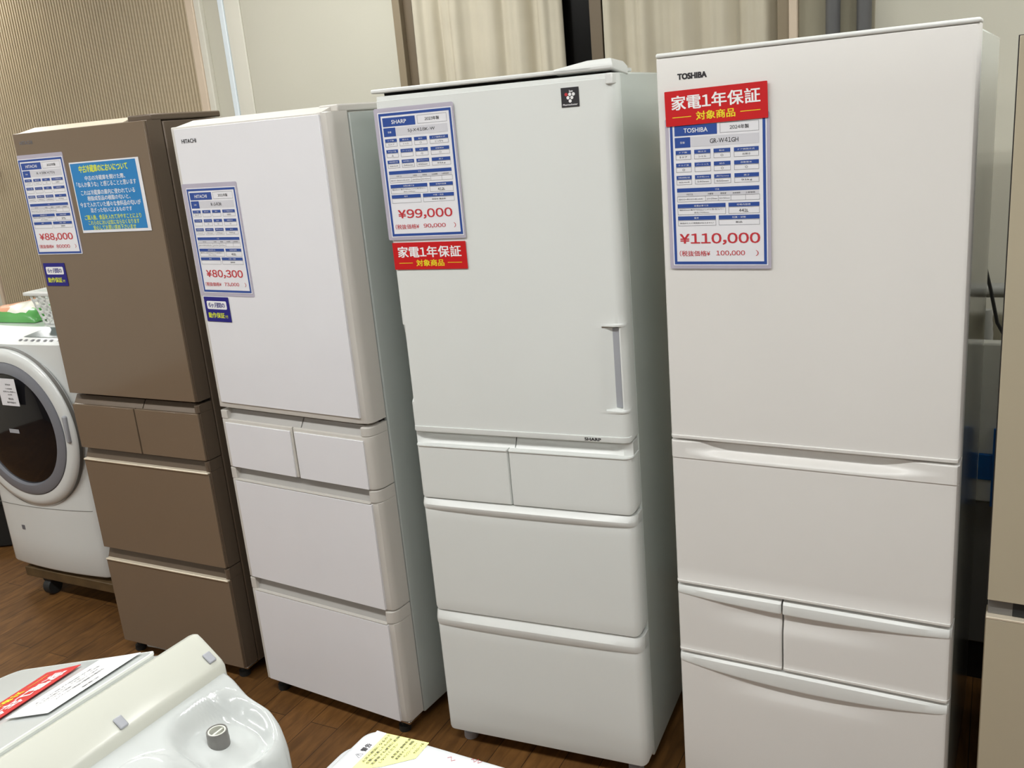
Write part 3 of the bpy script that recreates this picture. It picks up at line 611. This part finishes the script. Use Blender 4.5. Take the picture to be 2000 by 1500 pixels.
def red_sign(mw, w, h, label):
    e = empty('warranty_sign', (0, 0, 0), 0, label, 'warranty sign', 'red one-year warranty signs'); e.matrix_world = mw
    b = MB(); sheet(b, w, h, 0.0, 0.0008, 0, 0.0015); b.build('sheet', 'red', e)
    b = MB(); put_text(b, '家電1年保証', 0, 0.15 * h, 0.0012, 0, 0.86 * w, 0.40 * h, 0.022); put_text(b, '対象商品', 0, -0.26 * h, 0.0012, 1, 0.38 * w, 0.24 * h, 0.022)
    for s in (-1, 1): x0, x1 = sorted((s * 0.24 * w, s * 0.43 * w)); b.rect(x0, x1, -0.27 * h, -0.25 * h, 0.0012, 1)
    b.build('print', ['white_ink', 'yellow_ink'], e, recalc=False); return e
red_sign(on_fridge(2, 0.1058, 1.4168, -0.0022, -0.002), 0.203, 0.067, 'red warranty sign below the 99,000 yen price sign')
red_sign(on_fridge(3, 0.1253, 1.7146, -0.0068, 0.018), 0.211, 0.0695, 'red warranty sign above the 110,000 yen price sign')
def six_month(i, u, z, w, h, label):
    e = empty('warranty_sticker', (0, 0, 0), 0, label, 'warranty sticker', 'navy six-month warranty stickers'); e.matrix_world = on_fridge(i, u, z, -0.0048)
    b = MB(); sheet(b, w, h, 0.0, 0.0008, 0, 0.001); b.build('sheet', 'navy', e)
    b = MB(); sheet(b, 0.80 * w, 0.33 * h, 0.0007, 0.0012, 0, 0.004)
    for k in range(len(b.v)): b.v[k] = (b.v[k][0], b.v[k][1] + 0.17 * h, b.v[k][2])
    put_text(b, '6ヶ月間の', 0, 0.17 * h, 0.0015, 1, 0.66 * w, 0.20 * h, 0.02); put_text(b, '動作保証', -0.07 * w, -0.24 * h, 0.0013, 2, 0.66 * w, 0.22 * h, 0.02); put_text(b, '付', 0.34 * w, -0.28 * h, 0.0013, 2, 0.11 * w, 0.12 * h, 0.01)
    b.build('print', ['white_ink', 'navy', 'lime_ink'], e, recalc=False); return e
six_month(0, 0.0630, 1.3697, 0.0995, 0.0725, 'navy warranty sticker on the brown refrigerator')
six_month(1, 0.0720, 1.2715, 0.1005, 0.0715, 'navy warranty sticker on the white glass refrigerator')
# blue notice about smells on the brown fridge
nw_, nh_ = 0.291, 0.209
e = empty('notice_poster', (0, 0, 0), 0, 'bright blue notice poster with yellow and white writing on the brown refrigerator', 'notice'); e.matrix_world = on_fridge(0, 0.3745, 1.6018, -0.0048, 0.004)
b = MB(); sheet(b, nw_, nh_, 0.0, 0.0008, 0, 0.001); b.build('sheet', 'paper', e)
b = MB(); b.rect(-nw_ / 2 + 0.004, nw_ / 2 - 0.013, -nh_ / 2 + 0.008, nh_ / 2 - 0.004, 0.0012, 0)
for s, y, w_, h_, mi, bo in (('中古冷蔵庫のにおいについて', 0.083, 0.70, 0.100, 2, 0.03), ('中古の冷蔵庫を開けた際、', 0.056, 0.58, 0.066, 1, 0.01), ('「なんか臭うな」と感じることと思います', 0.038, 0.86, 0.072, 1, 0.01), ('これは冷蔵庫の庫内に使われている', 0.014, 0.78, 0.072, 1, 0.01),
        ('樹脂成型品の樹脂の匂いと、', -0.003, 0.62, 0.066, 1, 0.01), ('今まで入れていた様々な食料品の匂いが', -0.021, 0.88, 0.072, 1, 0.01), ('混ざった匂いによるものです', -0.038, 0.60, 0.066, 1, 0.01), ('ご購入後、食品を入れて冷やすことにより', -0.059, 0.82, 0.070, 2, 0.014), ('これらのにおいは気にならなくなります', -0.075, 0.74, 0.066, 2, 0.014), ('安心してお買い求め下さいませ', -0.090, 0.62, 0.066, 2, 0.014)):
    put_text(b, s, -0.0045, y, 0.0015, mi, w_ * nw_, h_ * nh_, bo)
b.build('print', ['sky_blue', 'white_ink', 'lime_ink'], e, recalc=False)

# ------------------------------------------------------------------ drum washing machine behind the brown fridge (row frame of that fridge)
def f1row(u, v, z=0): x, y, t = FR[0]; c, s = math.cos(t), math.sin(t); return Vector((x + u * c - v * s, y + u * s + v * c, z))
WU = -0.888; WW = 0.605
dw = empty('drum_washing_machine', f1row(WU, 0.215, 0), FR[0][2], 'white front-loading drum washing machine with round dark door on a wooden dolly', 'washing machine')
def dw_bow(x): t = x / WW; return -0.022 * 4 * t * (1 - t)
b = MB(); zs = [0.137, 0.145, 0.26, 0.40, 0.405, 0.55, 0.70, 0.85, 1.0, 1.045, 1.067]; rings = []
for z in zs:
    ins = 0.004 if z in (0.137,) else 0.0; r = 0.045; lean = max(0, z - 0.45) * 0.03
    pl = []
    for k in range(7): a = PI + PI / 2 * k / 6; pl.append((r + (r - ins) * math.cos(a), r + (r - ins) * math.sin(a)))
    for k in range(1, 12): x = r + (WW - 2 * r) * k / 12; pl.append((x, ins))
    for k in range(7): a = 1.5 * PI + PI / 2 * k / 6; pl.append((WW - r + (r - ins) * math.cos(a), r + (r - ins) * math.sin(a)))
    rings.append([(x, y + (dw_bow(x) if y < 0.2 else 0) + lean, z) for x, y in pl] + [(WW, 0.60, z), (0, 0.60, z)])
b.loft(rings, cap=False); n = len(rings[0]); b.add(rings[0], [tuple(range(n))])
b.build('cabinet', 'gloss_white', dw, smooth=40)
# sloped control top
top0 = rings[-1]; b = MB(); R2 = [(min(max(x, 0.006), WW - 0.006), min(y + 0.10, 0.594) if y < 0.3 else y - 0.006, 1.112) for x, y, z in top0]; b.loft([[(x, y, 1.0665) for x, y, z in top0], R2], cap=False); b.add(R2, [tuple(range(n))]); cp = b.build('control_top', 'gloss_white', dw, smooth=40)
def on_top(x, s): return (x, 0.0185 + dw_bow(x) + 0.1 * s - 0.0012, 1.0668 + 0.0452 * s + 0.0018)
b = MB(); b.grid([[on_top(x0 + (0.60 - x0) * k / 8, s) for k in range(9)] for s, x0 in ((0.42, 0.35), (0.7, 0.385), (0.97, 0.42))]); b.build('display', 'lcd', cp, recalc=False)
b = MB()
for k, x in enumerate((0.34, 0.37, 0.405, 0.435, 0.47, 0.50, 0.54, 0.575)):
    b.grid([[on_top(x + dx + s * 0.02, s) for dx in (0, 0.014)] for s in (0.20, 0.30)])
b.build('button_marking', 'grey_ink', cp, recalc=False)
b = MB(); zz = 0.398; b.grid([[(x, dw_bow(x) - 0.0008 + (corner(x, 0.045) + corner(WW - x, 0.045)), z + 0.02 * (x / WW)) for x in [0.01 + (WW - 0.02) * k / 24 for k in range(25)]] for z in (zz, zz + 0.0022)]); b.build('seam', 'grey_plastic', dw, recalc=False)
CX, CZ = -0.600 - WU, 0.737
dd_ = empty('door', (0, 0, 0)); dd_.parent = dw
b = MB(); b.lathe([(0.318, 0.012), (0.320, -0.006), (0.313, -0.016), (0.292, -0.023), (0.268, -0.021), (0.264, 0.0)], CX, CZ, -0.012, 96, cap=False); o = b.build('outer_ring', 'gloss_white', dd_, smooth=50)
b = MB(); b.lathe([(0.3225, -0.002), (0.3225, -0.0175)], CX, CZ, -0.004, 96, cap=False); b.build('ring_gap', 'grey_plastic', dd_)
b = MB(); b.lathe([(0.267, -0.014), (0.265, -0.024), (0.254, -0.029), (0.226, -0.029), (0.219, -0.018), (0.219, 0.0)], CX, CZ, -0.012, 96, cap=False); b.build('inner_ring', 'ring_grey', dd_, smooth=40)
b = MB(); b.lathe([(0.221, -0.019), (0.205, -0.026), (0.16, -0.034), (0.10, -0.040), (0.05, -0.042), (0.004, -0.0425)], CX, CZ, -0.012, 72, cap=True); b.build('door_glass', 'black_glass', dd_, smooth=60)
b = MB(); b.rect(-0.028, 0.028, -0.008, 0.008, 0, 0); o = b.build('maker_plate', 'light_grey', dd_, recalc=False); o.matrix_local = Matrix(((1, 0, 0, CX + 0.015), (0, 0, -1, -0.0552), (0, 1, 0, CZ + 0.003), (0, 0, 0, 1)))
b = MB(); b.box(CX + 0.280, CX + 0.300, -0.042, -0.02, CZ - 0.03, CZ + 0.075); b.build('handle', 'light_grey', dd_, bevel=0.006)
b = MB(); b.rect(-0.010, 0.010, -0.010, 0.010, 0, 0); o = b.build('small_label', 'grey_ink', dw, recalc=False); o.matrix_local = Matrix(((1, 0, 0, 0.157), (0, 0, -1, -0.0178), (0, 1, 0, 0.3065), (0, 0, 0, 1)))
for x in (0.07, WW - 0.07):
    for y in (0.08, 0.53):
        b = MB(); b.vlathe([(0.024, 0.118), (0.024, 0.139)], x, y, 16); b.build('foot', 'rubber', dw)
# price card on the door
e = empty('price_card', f1row(-0.632, 0.215 - 0.0935, 0.886), 0, 'small white price card on the dark round washer door', 'price card'); e.matrix_world = Matrix.Translation(f1row(-0.557, 0.154, 0.898)) @ Matrix.Rotation(FR[0][2], 4, 'Z') @ Matrix(((1, 0, 0, 0), (0, 0, -1, 0), (0, 1, 0, 0), (0, 0, 0, 1)))
b = MB(); sheet(b, 0.100, 0.106, 0, 0.0008, 0, 0.001); b.build('sheet', 'paper', e)
b = MB()
for s, y, w_, h_ in (('HITACHI', 0.030, 0.028, 0.006), ('ドラム式洗濯乾燥機', 0.014, 0.038, 0.005), ('洗濯10kg 乾燥6kg', 0.002, 0.070, 0.006), ('2020年製', -0.009, 0.024, 0.005), ('現品', -0.026, 0.030, 0.007), ('動作保証付', -0.040, 0.050, 0.007)): put_text(b, s, 0.008, y, 0.0012, 0, w_, h_, 0.01)
b.build('print', 'black_ink', e, recalc=False)
# dolly under it
dl = empty('wooden_dolly', f1row(-0.80, 0.205, 0), FR[0][2], 'flat wooden dolly with black casters under the drum washing machine', 'dolly')
b = MB(); b.box(0, 0.56, 0, 0.56, 0.078, 0.118); b.build('deck', 'wood_dark', dl, bevel=0.003)
for x, y in ((0.108, 0.03), (0.525, 0.05), (0.108, 0.52), (0.525, 0.52)):
    b = MB(); n = 24; b.loft([[(x + dx, y + 0.034 * math.cos(2 * PI * k / n), 0.0345 + 0.0345 * math.sin(2 * PI * k / n)) for k in range(n)] for dx in (-0.018, 0.018)]); b.box(x - 0.024, x + 0.024, y - 0.02, y + 0.02, 0.062, 0.078); b.build('caster', 'rubber', dl, bevel=0.004)
# basket on the washer
bk = empty('plastic_basket', f1row(-0.545, 0.36, 1.1135), FR[0][2], 'white plastic basket with square holes on top of the drum washing machine', 'basket')
def basket_wall(b, p0, p1, q0, q1, nx, nz):
    # p0-p1 bottom edge, q0-q1 top edge; lattice of bars between
    P = lambda s, t: Vector(p0).lerp(Vector(p1), s).lerp(Vector(q0).lerp(Vector(q1), s), t)
    nrm = (Vector(p1) - Vector(p0)).cross(Vector(q0) - Vector(p0)).normalized() * 0.004
    def bar(s0, s1, t0, t1):
        c = [P(s0, t0), P(s1, t0), P(s1, t1), P(s0, t1)]; b.loft([c, [x + nrm for x in c]])
    for k in range(nx + 1): s = k / nx; bar(max(0, s - 0.16 / nx), min(1, s + 0.16 / nx), 0, 1)
    for k in range(nz + 1): t = k / nz; bar(0, 1, max(0, t - 0.18 / nz), min(1, t + 0.18 / nz))
b = MB(); W_, D_, H_ = 0.28, 0.22, 0.115; g = 0.035
A = [(0, 0, 0), (W_, 0, 0), (W_, D_, 0), (0, D_, 0)]; B_ = [(-g, -g * 0.4, H_), (W_ + g, -g * 0.4, H_), (W_ + g, D_ + g * 0.4, H_), (-g, D_ + g * 0.4, H_)]
for k in range(4): basket_wall(b, A[k], A[(k + 1) % 4], B_[k], B_[(k + 1) % 4], 9 if k % 2 == 0 else 7, 5)
b.box(0, W_, 0, D_, 0, 0.004); b.build('basket_body', 'white_plastic', bk, smooth=20)
b = MB(); r0 = [(x * 1.02 - 0.003, y * 1.02, H_ - 0.004) for x, y, z in B_]; r1 = [(x * 1.12 - 0.018, y * 1.10 - 0.012, H_ + 0.010) for x, y, z in B_]; r2 = [(x, y, H_ + 0.014) for x, y, z in B_]; r3 = [(x * 0.96 + 0.006, y * 0.96 + 0.005, H_ - 0.004) for x, y, z in B_]
b.loft([r0, [(x, y, z - 0.012) for x, y, z in r1], r1, r2, r3, r0], cap=False); b.build('rim', 'white_plastic', bk, bevel=0.003)
def pillow(name, w, d, h, mats, fm, seed, nx=20, ny=14):
    rnd = random.Random(seed); b = MB(); ph = [rnd.uniform(0, 6) for _ in range(4)]
    def P(i, j, s):
        x = i / nx * 2 - 1; y = j / ny * 2 - 1; e_ = (1 - abs(x) ** 3.2) * (1 - abs(y) ** 3.2); wv = 1 + 0.12 * math.sin(5 * x + ph[0]) * math.sin(4 * y + ph[1]) + 0.05 * math.sin(13 * x + ph[2] + 3 * y)
        return (x * w / 2, y * d / 2, h * (0.08 + (0.92 * e_ ** 0.55 * wv if s else -0.08)))
    for s in (0, 1):
        for i in range(nx):
            for j in range(ny):
                b.add([P(i, j, s), P(i + 1, j, s), P(i + 1, j + 1, s), P(i, j + 1, s)], [(0, 1, 2, 3)], fm(i / nx, j / ny, s))
    for i in range(nx):
        for j in (0, ny): b.add([P(i, j, 0), P(i + 1, j, 0), P(i + 1, j, 1), P(i, j, 1)], [(0, 1, 2, 3)], fm(i / nx, j / ny, 1))
    for j in range(ny):
        for i in (0, nx): b.add([P(i, j, 0), P(i, j + 1, 0), P(i, j + 1, 1), P(i, j, 1)], [(0, 1, 2, 3)], fm(i / nx, j / ny, 1))
    o = b.build(name, mats); weld(o, 0.0002); o.data.set_sharp_from_angle(angle=3.0); return o
def fm1(x, y, s):
    if y < 0.24 or (x > 0.80 and y < 0.5): return 0
    if y > 0.80: return 3
    return 1 if (0.45 < y < 0.72 and 0.15 < x < 0.62) or (0.28 < y < 0.36 and x > 0.5 and x < 0.75) else 2
o = pillow('laundry_pack', 0.30, 0.24, 0.062, ['green_pack', 'orange_pack', 'white_pack', 'light_grey'], fm1, 5); 
for p_ in o.data.polygons:
    c_ = p_.center; tz = c_.z / 0.062
    p_.material_index = 0 if tz < 0.42 or (c_.x > 0.09 and c_.y < 0 and tz < 0.8) else (3 if c_.y > 0.03 and c_.x > -0.02 else (1 if (tz > 0.5 and -0.10 < c_.x < -0.02) or (tz < 0.6 and 0.0 < c_.x < 0.07 and c_.y < 0) else 2))
o.location = f1row(-0.765, 0.475, 1.1135); o.rotation_euler = (0, 0, FR[0][2] + 0.05); tag(o, 'film-wrapped pack in green, white and orange lying left of the basket', 'pack')
o = pillow('green_packet', 0.20, 0.12, 0.045, ['green_pack', 'white_pack'], lambda x, y, s: 0 if 0.1 < y < 0.75 else 1, 8); o.location = f1row(-0.43, 0.46, 1.190); o.rotation_euler = (0.18, -0.12, FR[0][2]); tag(o, 'green and white packet inside the white plastic basket', 'packet')
# black tub far left
tb = empty('black_tub', f1row(-1.43, 0.62, 0), FR[0][2], 'black tub on the floor at the left edge, behind the drum washing machine', 'tub')
b = MB(); b.vlathe([(0.15, 0.0), (0.17, 0.01), (0.195, 0.22), (0.205, 0.225), (0.205, 0.24), (0.188, 0.24), (0.16, 0.03), (0.01, 0.025)], 0, 0, 40); b.build('tub_wall', 'rubber', tb, smooth=50)
# white hose lying under the brown fridge
b = MB(); b.tube([f1row(0.055 + 0.02 * k, 0.055 + 0.004 * math.sin(k * 0.5), 0.0165) for k in range(14)], 0.015, 14); o = b.build('drain_hose', 'white_plastic'); tag(o, 'short white hose on the floor under the brown refrigerator', 'hose')

# ------------------------------------------------------------------ things seen in the narrow gap beside the tall white fridge
ap = empty('stored_appliance', row(0.52, 0.80), RT, 'white stored appliance with blue plastic brackets behind the beige refrigerator', 'appliance')
b = MB(); b.box(0.0, 0.62, 0.0, 0.045, 0.58, 1.037); b.build('back_panel', 'white_plastic', ap, bevel=0.006)
b = MB(); b.box(0.0, 0.62, 0.012, 0.30, 0.13, 0.579); b.build('lower_cabinet', 'grey_plastic', ap, bevel=0.004)
b = MB(); b.box(0.02, 0.60, 0.03, 0.29, 0.0, 0.131); b.build('base', 'rubber', ap)
for x in (0.109,): 
    b = MB(); b.box(x, x + 0.07, -0.012, 0.0005, 0.572, 0.800); b.box(x - 0.034, x + 0.002, -0.011, 0.0005, 0.650, 0.725); b.build('blue_bracket', 'blue_plastic', ap, bevel=0.002)
b = MB(); b.tube([(0, 0, 0), (0.9, 0, 0)], 0.022, 16); o = b.build('waste_pipe', 'pipe_light'); o.location = row(0.20, 1.18, 1.105); o.rotation_euler = (0, 0, RT); tag(o, 'grey horizontal pipe along the back wall in the gap between two refrigerators', 'pipe')
b = MB(); b.tube([row(0.555 + 0.045 * (k / 8.0) ** 1.6, 0.86, 1.440 - 0.27 * k / 8.0) for k in range(9)] + [row(0.62, 0.86, 1.08), row(0.64, 0.87, 1.040)], 0.005, 8); o = b.build('power_cable', 'rubber'); tag(o, 'thin black cable hanging in the gap beside the tall white refrigerator', 'cable')
b = MB(); b.tube([row(0.588 + 0.034 * (k / 36.0), 1.0, 1.085 - 0.505 * k / 36.0) for k in range(37)], 0.0125, 14, ribs=0.14); o = b.build('corrugated_hose', 'pipe_light'); tag(o, 'grey corrugated hose hanging behind the stored white appliance', 'hose')

# ------------------------------------------------------------------ top-loading washing machine, lower left, seen from behind
KS = 0.945
def fg_world(P0, k): return Vector((P0[0] * k, P0[1] * k, CAM_H - (CAM_H - P0[2]) * k))
T1 = math.radians(59) + PI        # local x runs along the machine from its near right end to the left
o1 = fg_world((-0.5232, 1.3239, 1.0), KS)
tl = empty('top_loading_washing_machine', (o1.x, o1.y, 0), T1, 'white top-loading washing machine with grey lid and red sign on it, seen from behind', 'washing machine', 'top-loading washing machines in front')
ZK = lambda z: CAM_H - (CAM_H - z) * KS
def lidz(y): return 0.964 + 0.332 * (y + 0.0745)
def S1(x, y):
    if y < 0.045: return lidz(min(y, -0.05)) - 0.016
    # deck: falls away to the rear, with a sunken well around the water inlet
    base = 0.948 - 0.30 * (y - 0.05) - 0.9 * max(0, y - 0.135) ** 1.25
    base -= 0.018 * smooth(0.0, 0.08, 0.10 - x) * smooth(0.06, 0.10, y)
    dx, dy = (x - 0.088) / 0.078, (y - 0.128) / 0.060
    r = (abs(dx) ** 2.6 + abs(dy) ** 2.6) ** (1 / 2.6)
    base -= 0.030 * (1 - smooth(0.62, 1.0, r))
    # low dome left of the well
    d2 = math.hypot((x - 0.225) / 0.055, (y - 0.125) / 0.04); base += 0.012 * (1 - smooth(0.75, 1.0, d2))
    return base
X0, X1, Y0, Y1 = 0.0, 0.575, -0.53, 0.192
def rr_outline(x0, x1, y0, y1, radii, n=14, m=26):
    pts = []; cs = [(x1, y1, 0, radii[0]), (x0, y1, 90, radii[1]), (x0, y0, 180, radii[2]), (x1, y0, 270, radii[3])]
    for qx, qy, a0, r in cs:
        cx = qx - r if qx == x1 else qx + r; cy = qy - r if qy == y1 else qy + r
        for k in range(n + 1): a = math.radians(a0 + 90 * k / n); pts.append((cx + r * math.cos(a), cy + r * math.sin(a)))
    out = []
    for i, p in enumerate(pts):
        q = pts[(i + 1) % len(pts)]; L = math.hypot(q[0] - p[0], q[1] - p[1]); c = max(1, int(L / 0.012)); out += [(p[0] + (q[0] - p[0]) * k / c, p[1] + (q[1] - p[1]) * k / c) for k in range(c)]
    return out
OL = rr_outline(X0, X1, Y0, Y1, (0.06, 0.055, 0.05, 0.05)); cx_, cy_ = (X0 + X1) / 2, (Y0 + Y1) / 2
def outl(t): return [(cx_ + (x - cx_) * t, cy_ + (y - cy_) * t) for x, y in OL]
b = MB(); rings = [[(x * KS, y * KS, 0.03) for x, y in outl(0.985)], [(x * KS, y * KS, 0.05) for x, y in outl(1.0)], [(x * KS, y * KS, 0.60) for x, y in outl(1.0)]]
rings.append([(x * KS, y * KS, ZK(S1(x, y) - 0.055)) for x, y in outl(1.0)])
for t, dz in ((0.998, 0.034), (0.990, 0.016), (0.978, 0.006), (0.962, 0.001)): rings.append([(x * KS, y * KS, ZK(S1(x, y) - dz)) for x, y in outl(t)])
M_ = 70
for j in range(1, M_): t = 0.962 * (1 - j / M_); rings.append([(x * KS, y * KS, ZK(S1(x, y))) for x, y in outl(t)])
b.loft(rings, cap=True); b.build('body', 'machine_white', tl, smooth=60)
# console: raised bar between lid and rear deck
prof = [(-0.066, 0.925), (-0.066, 0.950), (-0.055, 0.958), (-0.020, 0.983), (-0.004, 0.998), (0.003, 0.9995), (0.012, 0.994), (0.050, 0.966), (0.056, 0.958), (0.057, 0.925)]
b = MB(); R_ = []
for x, sx, dz in ((0.0005, 0.86, 0.010), (0.002, 0.93, 0.004), (0.006, 0.975, 0.0015), (0.014, 1.0, 0.0), (0.30, 1.0, 0.0), (0.574, 1.0, 0.0)):
    R_.append([(x * KS, (-0.004 + (y + 0.004) * sx) * KS, ZK(z - dz * (1 if z > 0.94 else 0))) for y, z in prof])
b.loft(R_); con = b.build('console', 'cream_plastic', tl, smooth=40)
for (x, y) in ((0.020, 0.041), (0.186, 0.045)):
    pe = MB(); z = 0.9945 - (y - 0.012) * 0.737 - 0.0005; nrm = Vector((0, 0.594, 0.806)); ta = Vector((0, 0.806, -0.594))
    c0 = Vector((x * KS, y * KS, ZK(z)))
    q = [c0 + Vector((1, 0, 0)) * a + ta * bq for a, bq in ((-0.0065, -0.009), (0.0065, -0.009), (0.0065, 0.009), (-0.0065, 0.009))]
    pe.loft([q, [p + nrm * 0.004 for p in q]]); pe.build('lid_bumper', 'light_grey', con, bevel=0.0025)
# lid
LO = rr_outline(0.030, 0.548, -0.505, -0.068, (0.012, 0.012, 0.05, 0.05))
lid_ring = lambda t, dz: [((0.289 + (x - 0.289) * t) * KS, (-0.2865 + (y + 0.2865) * t) * KS, ZK(lidz(-0.2865 + (y + 0.2865) * t) + dz)) for x, y in LO]
b = MB(); b.loft([lid_ring(0.985, -0.014), lid_ring(1.0, -0.009), lid_ring(1.0, -0.003), lid_ring(0.992, 0.0)]); lidp = b.build('lid', 'grey_lid', tl, smooth=40)
tag(lidp, 'light grey glass lid')
b = MB(); fr0 = lid_ring(1.002, 0.0003); fr1 = lid_ring(0.93, 0.0006)
b.loft([lid_ring(1.003, -0.004), fr0, lid_ring(0.988, 0.0008), lid_ring(0.988, -0.002)], cap=False); b.build('lid_rim', 'white_plastic', lidp, smooth=50)
# water inlet with grey cap
b = MB(); cx, cy, cz = 0.093 * KS, 0.121 * KS, ZK(0.878)
b.vlathe([(0.0136, cz), (0.0141, cz + 0.012), (0.0148, cz + 0.014), (0.0148, cz + 0.024), (0.0144, cz + 0.025), (0.0144, cz + 0.034), (0.0140, cz + 0.037), (0.0128, cz + 0.0368), (0.0124, cz + 0.022), (0.001, cz + 0.022)], cx, cy, 32)
wi = b.build('water_inlet', 'grey_plastic', tl, smooth=35)
b = MB(); b.vlathe([(0.0126, cz + 0.0225), (0.0122, cz + 0.0362), (0.0100, cz + 0.0362), (0.0096, cz + 0.0225)], cx, cy, 28); b.box(cx - 0.0105, cx + 0.0105, cy - 0.0015, cy + 0.0015, cz + 0.021, cz + 0.034); b.build('inlet_filter', 'cream_plastic', wi, smooth=35)
# papers on the lid
MLID = Matrix.Translation((o1.x, o1.y, 0)) @ Matrix.Rotation(T1, 4, 'Z')
def on_lid(x, y, rot, lift):
    sl = math.atan(0.332); z = ZK(lidz(y)) + lift
    return MLID @ Matrix.Translation((x * KS, y * KS, z)) @ Matrix.Rotation(sl, 4, 'X') @ Matrix.Rotation(rot, 4, 'Z')
red_sign(on_lid(0.166, -0.262, 0.18, 0.0035), 0.206, 0.080, 'red warranty sign lying on the grey washing machine lid')
e = empty('info_card', (0, 0, 0), 0, 'white printed card lying on the grey lid beside the red sign', 'card'); e.matrix_world = on_lid(0.1255, -0.144, 0.06, 0.0035)
b = MB(); sheet(b, 0.162, 0.104, 0, 0.0006, 0, 0.001); b.build('sheet', 'white_ink', e)
b = MB()
for s, y, w_, h_ in (('洗濯機', 0.038, 0.03, 0.006), ('全自動洗濯機の取扱いについて', 0.012, 0.085, 0.0075), ('お買い上げ前にご確認ください。', -0.003, 0.085, 0.006), ('給水ホース・排水ホースをお確かめ下さい', -0.017, 0.11, 0.006), ('表示価格は税込です', -0.028, 0.10, 0.005)): put_text(b, s, 0.0, y, 0.001, 0, w_, h_, 0.01)
b.rect(-0.07, 0.07, -0.0102, -0.0096, 0.001, 0); b.build('print', 'black_ink', e, recalc=False)

# ------------------------------------------------------------------ second top loader at the bottom edge
T2 = math.radians(-30)
t2 = empty('top_loading_washing_machine', (-0.2232, 1.0997, 0), T2, 'white washing machine top with a yellow warning label, at the bottom edge', 'washing machine', 'top-loading washing machines in front')
def plate(b, x0, x1, y0, y1, radii, zs):
    O = rr_outline(x0, x1, y0, y1, radii); cx, cy = (x0 + x1) / 2, (y0 + y1) / 2; W__, H__ = x1 - x0, y1 - y0
    b.loft([[(cx + (x - cx) * (1 - 2 * ins / W__), cy + (y - cy) * (1 - 2 * ins / H__), z) for x, y in O] for ins, z in zs])
b = MB(); plate(b, -0.052, 0.52, -0.56, 0.012, (0.03, 0.035, 0.03, 0.03), ((0.006, 0.03), (0.0, 0.05), (0.0, 0.905), (0.002, 0.914), (0.008, 0.920), (0.02, 0.921))); b.build('body', 'machine_plate', t2, smooth=50)
b = MB(); plate(b, -0.014, 0.50, -0.55, 0.006, (0.02, 0.022, 0.02, 0.02), ((0.0, 0.918), (0.0, 0.942), (0.0015, 0.947), (0.005, 0.9497), (0.012, 0.950))); pl2 = b.build('top_plate', 'machine_plate', t2, smooth=50)
lb = empty('warning_label', (0, 0, 0.9503)); lb.parent = pl2
b = MB(); pw = [(0.001, -0.16), (0.0165, -0.16), (0.0165, 0.001), (0.001, 0.001)]; b.add([(x, y, 0.0002) for x, y in pw], [(0, 1, 2, 3)], 0)
pj = [(0.0165, -0.16), (0.040, -0.068), (0.050, -0.058), (0.0825, -0.027), (0.0815, 0.0065), (0.0165, 0.001)]
b.add([(x, y, 0.0002) for x, y in [(0.0165, -0.16), (0.020, -0.075), (0.050, -0.058), (0.0825, -0.027), (0.0815, 0.006), (0.0165, 0.001)]], [(0, 1, 2, 3, 4, 5)], 1); b.build('label_sheet', ['paper', 'label_yellow'], lb, recalc=False)
b = MB()
def vtext(s, x, y1, w_, h_, bo=0.01): put_text(b, s, x, y1 - w_ / 2, 0.0006, 0, w_, h_, bo, rot=PI / 2)
vtext('警告', 0.009, -0.026, 0.016, 0.0085, 0.03); vtext('⚠', 0.009, -0.046, 0.009, 0.009)
for s, x, y1, w_ in (('火災の原因になるので', 0.0225, 0.000, 0.060), ('衣類に付着したものは', 0.0295, -0.006, 0.055), ('洗濯後でも絶対に乾燥', 0.0365, 0.002, 0.062), ('しないでください', 0.0435, -0.012, 0.040), ('食用油・動物系油', 0.053, 0.003, 0.042), ('美容系オイル・樹脂', 0.060, 0.001, 0.040), ('ベンジン・シンナー', 0.067, -0.001, 0.030), ('セルロース系', 0.075, 0.002, 0.022)): vtext(s, x, y1, w_, 0.0042)
b.build('print', 'black_ink', lb, recalc=False)
b = MB(); b.tube([(0.120 + 0.004 * k, -0.010 + 0.004 * math.sin(k * 2.1), 0.9503) for k in range(4)], 0.0003, 5); b.tube([(0.150 + 0.003 * k, -0.001 + 0.004 * math.sin(k * 2.6), 0.9503) for k in range(6)], 0.0003, 5); b.build('scuff', 'red_text', pl2)
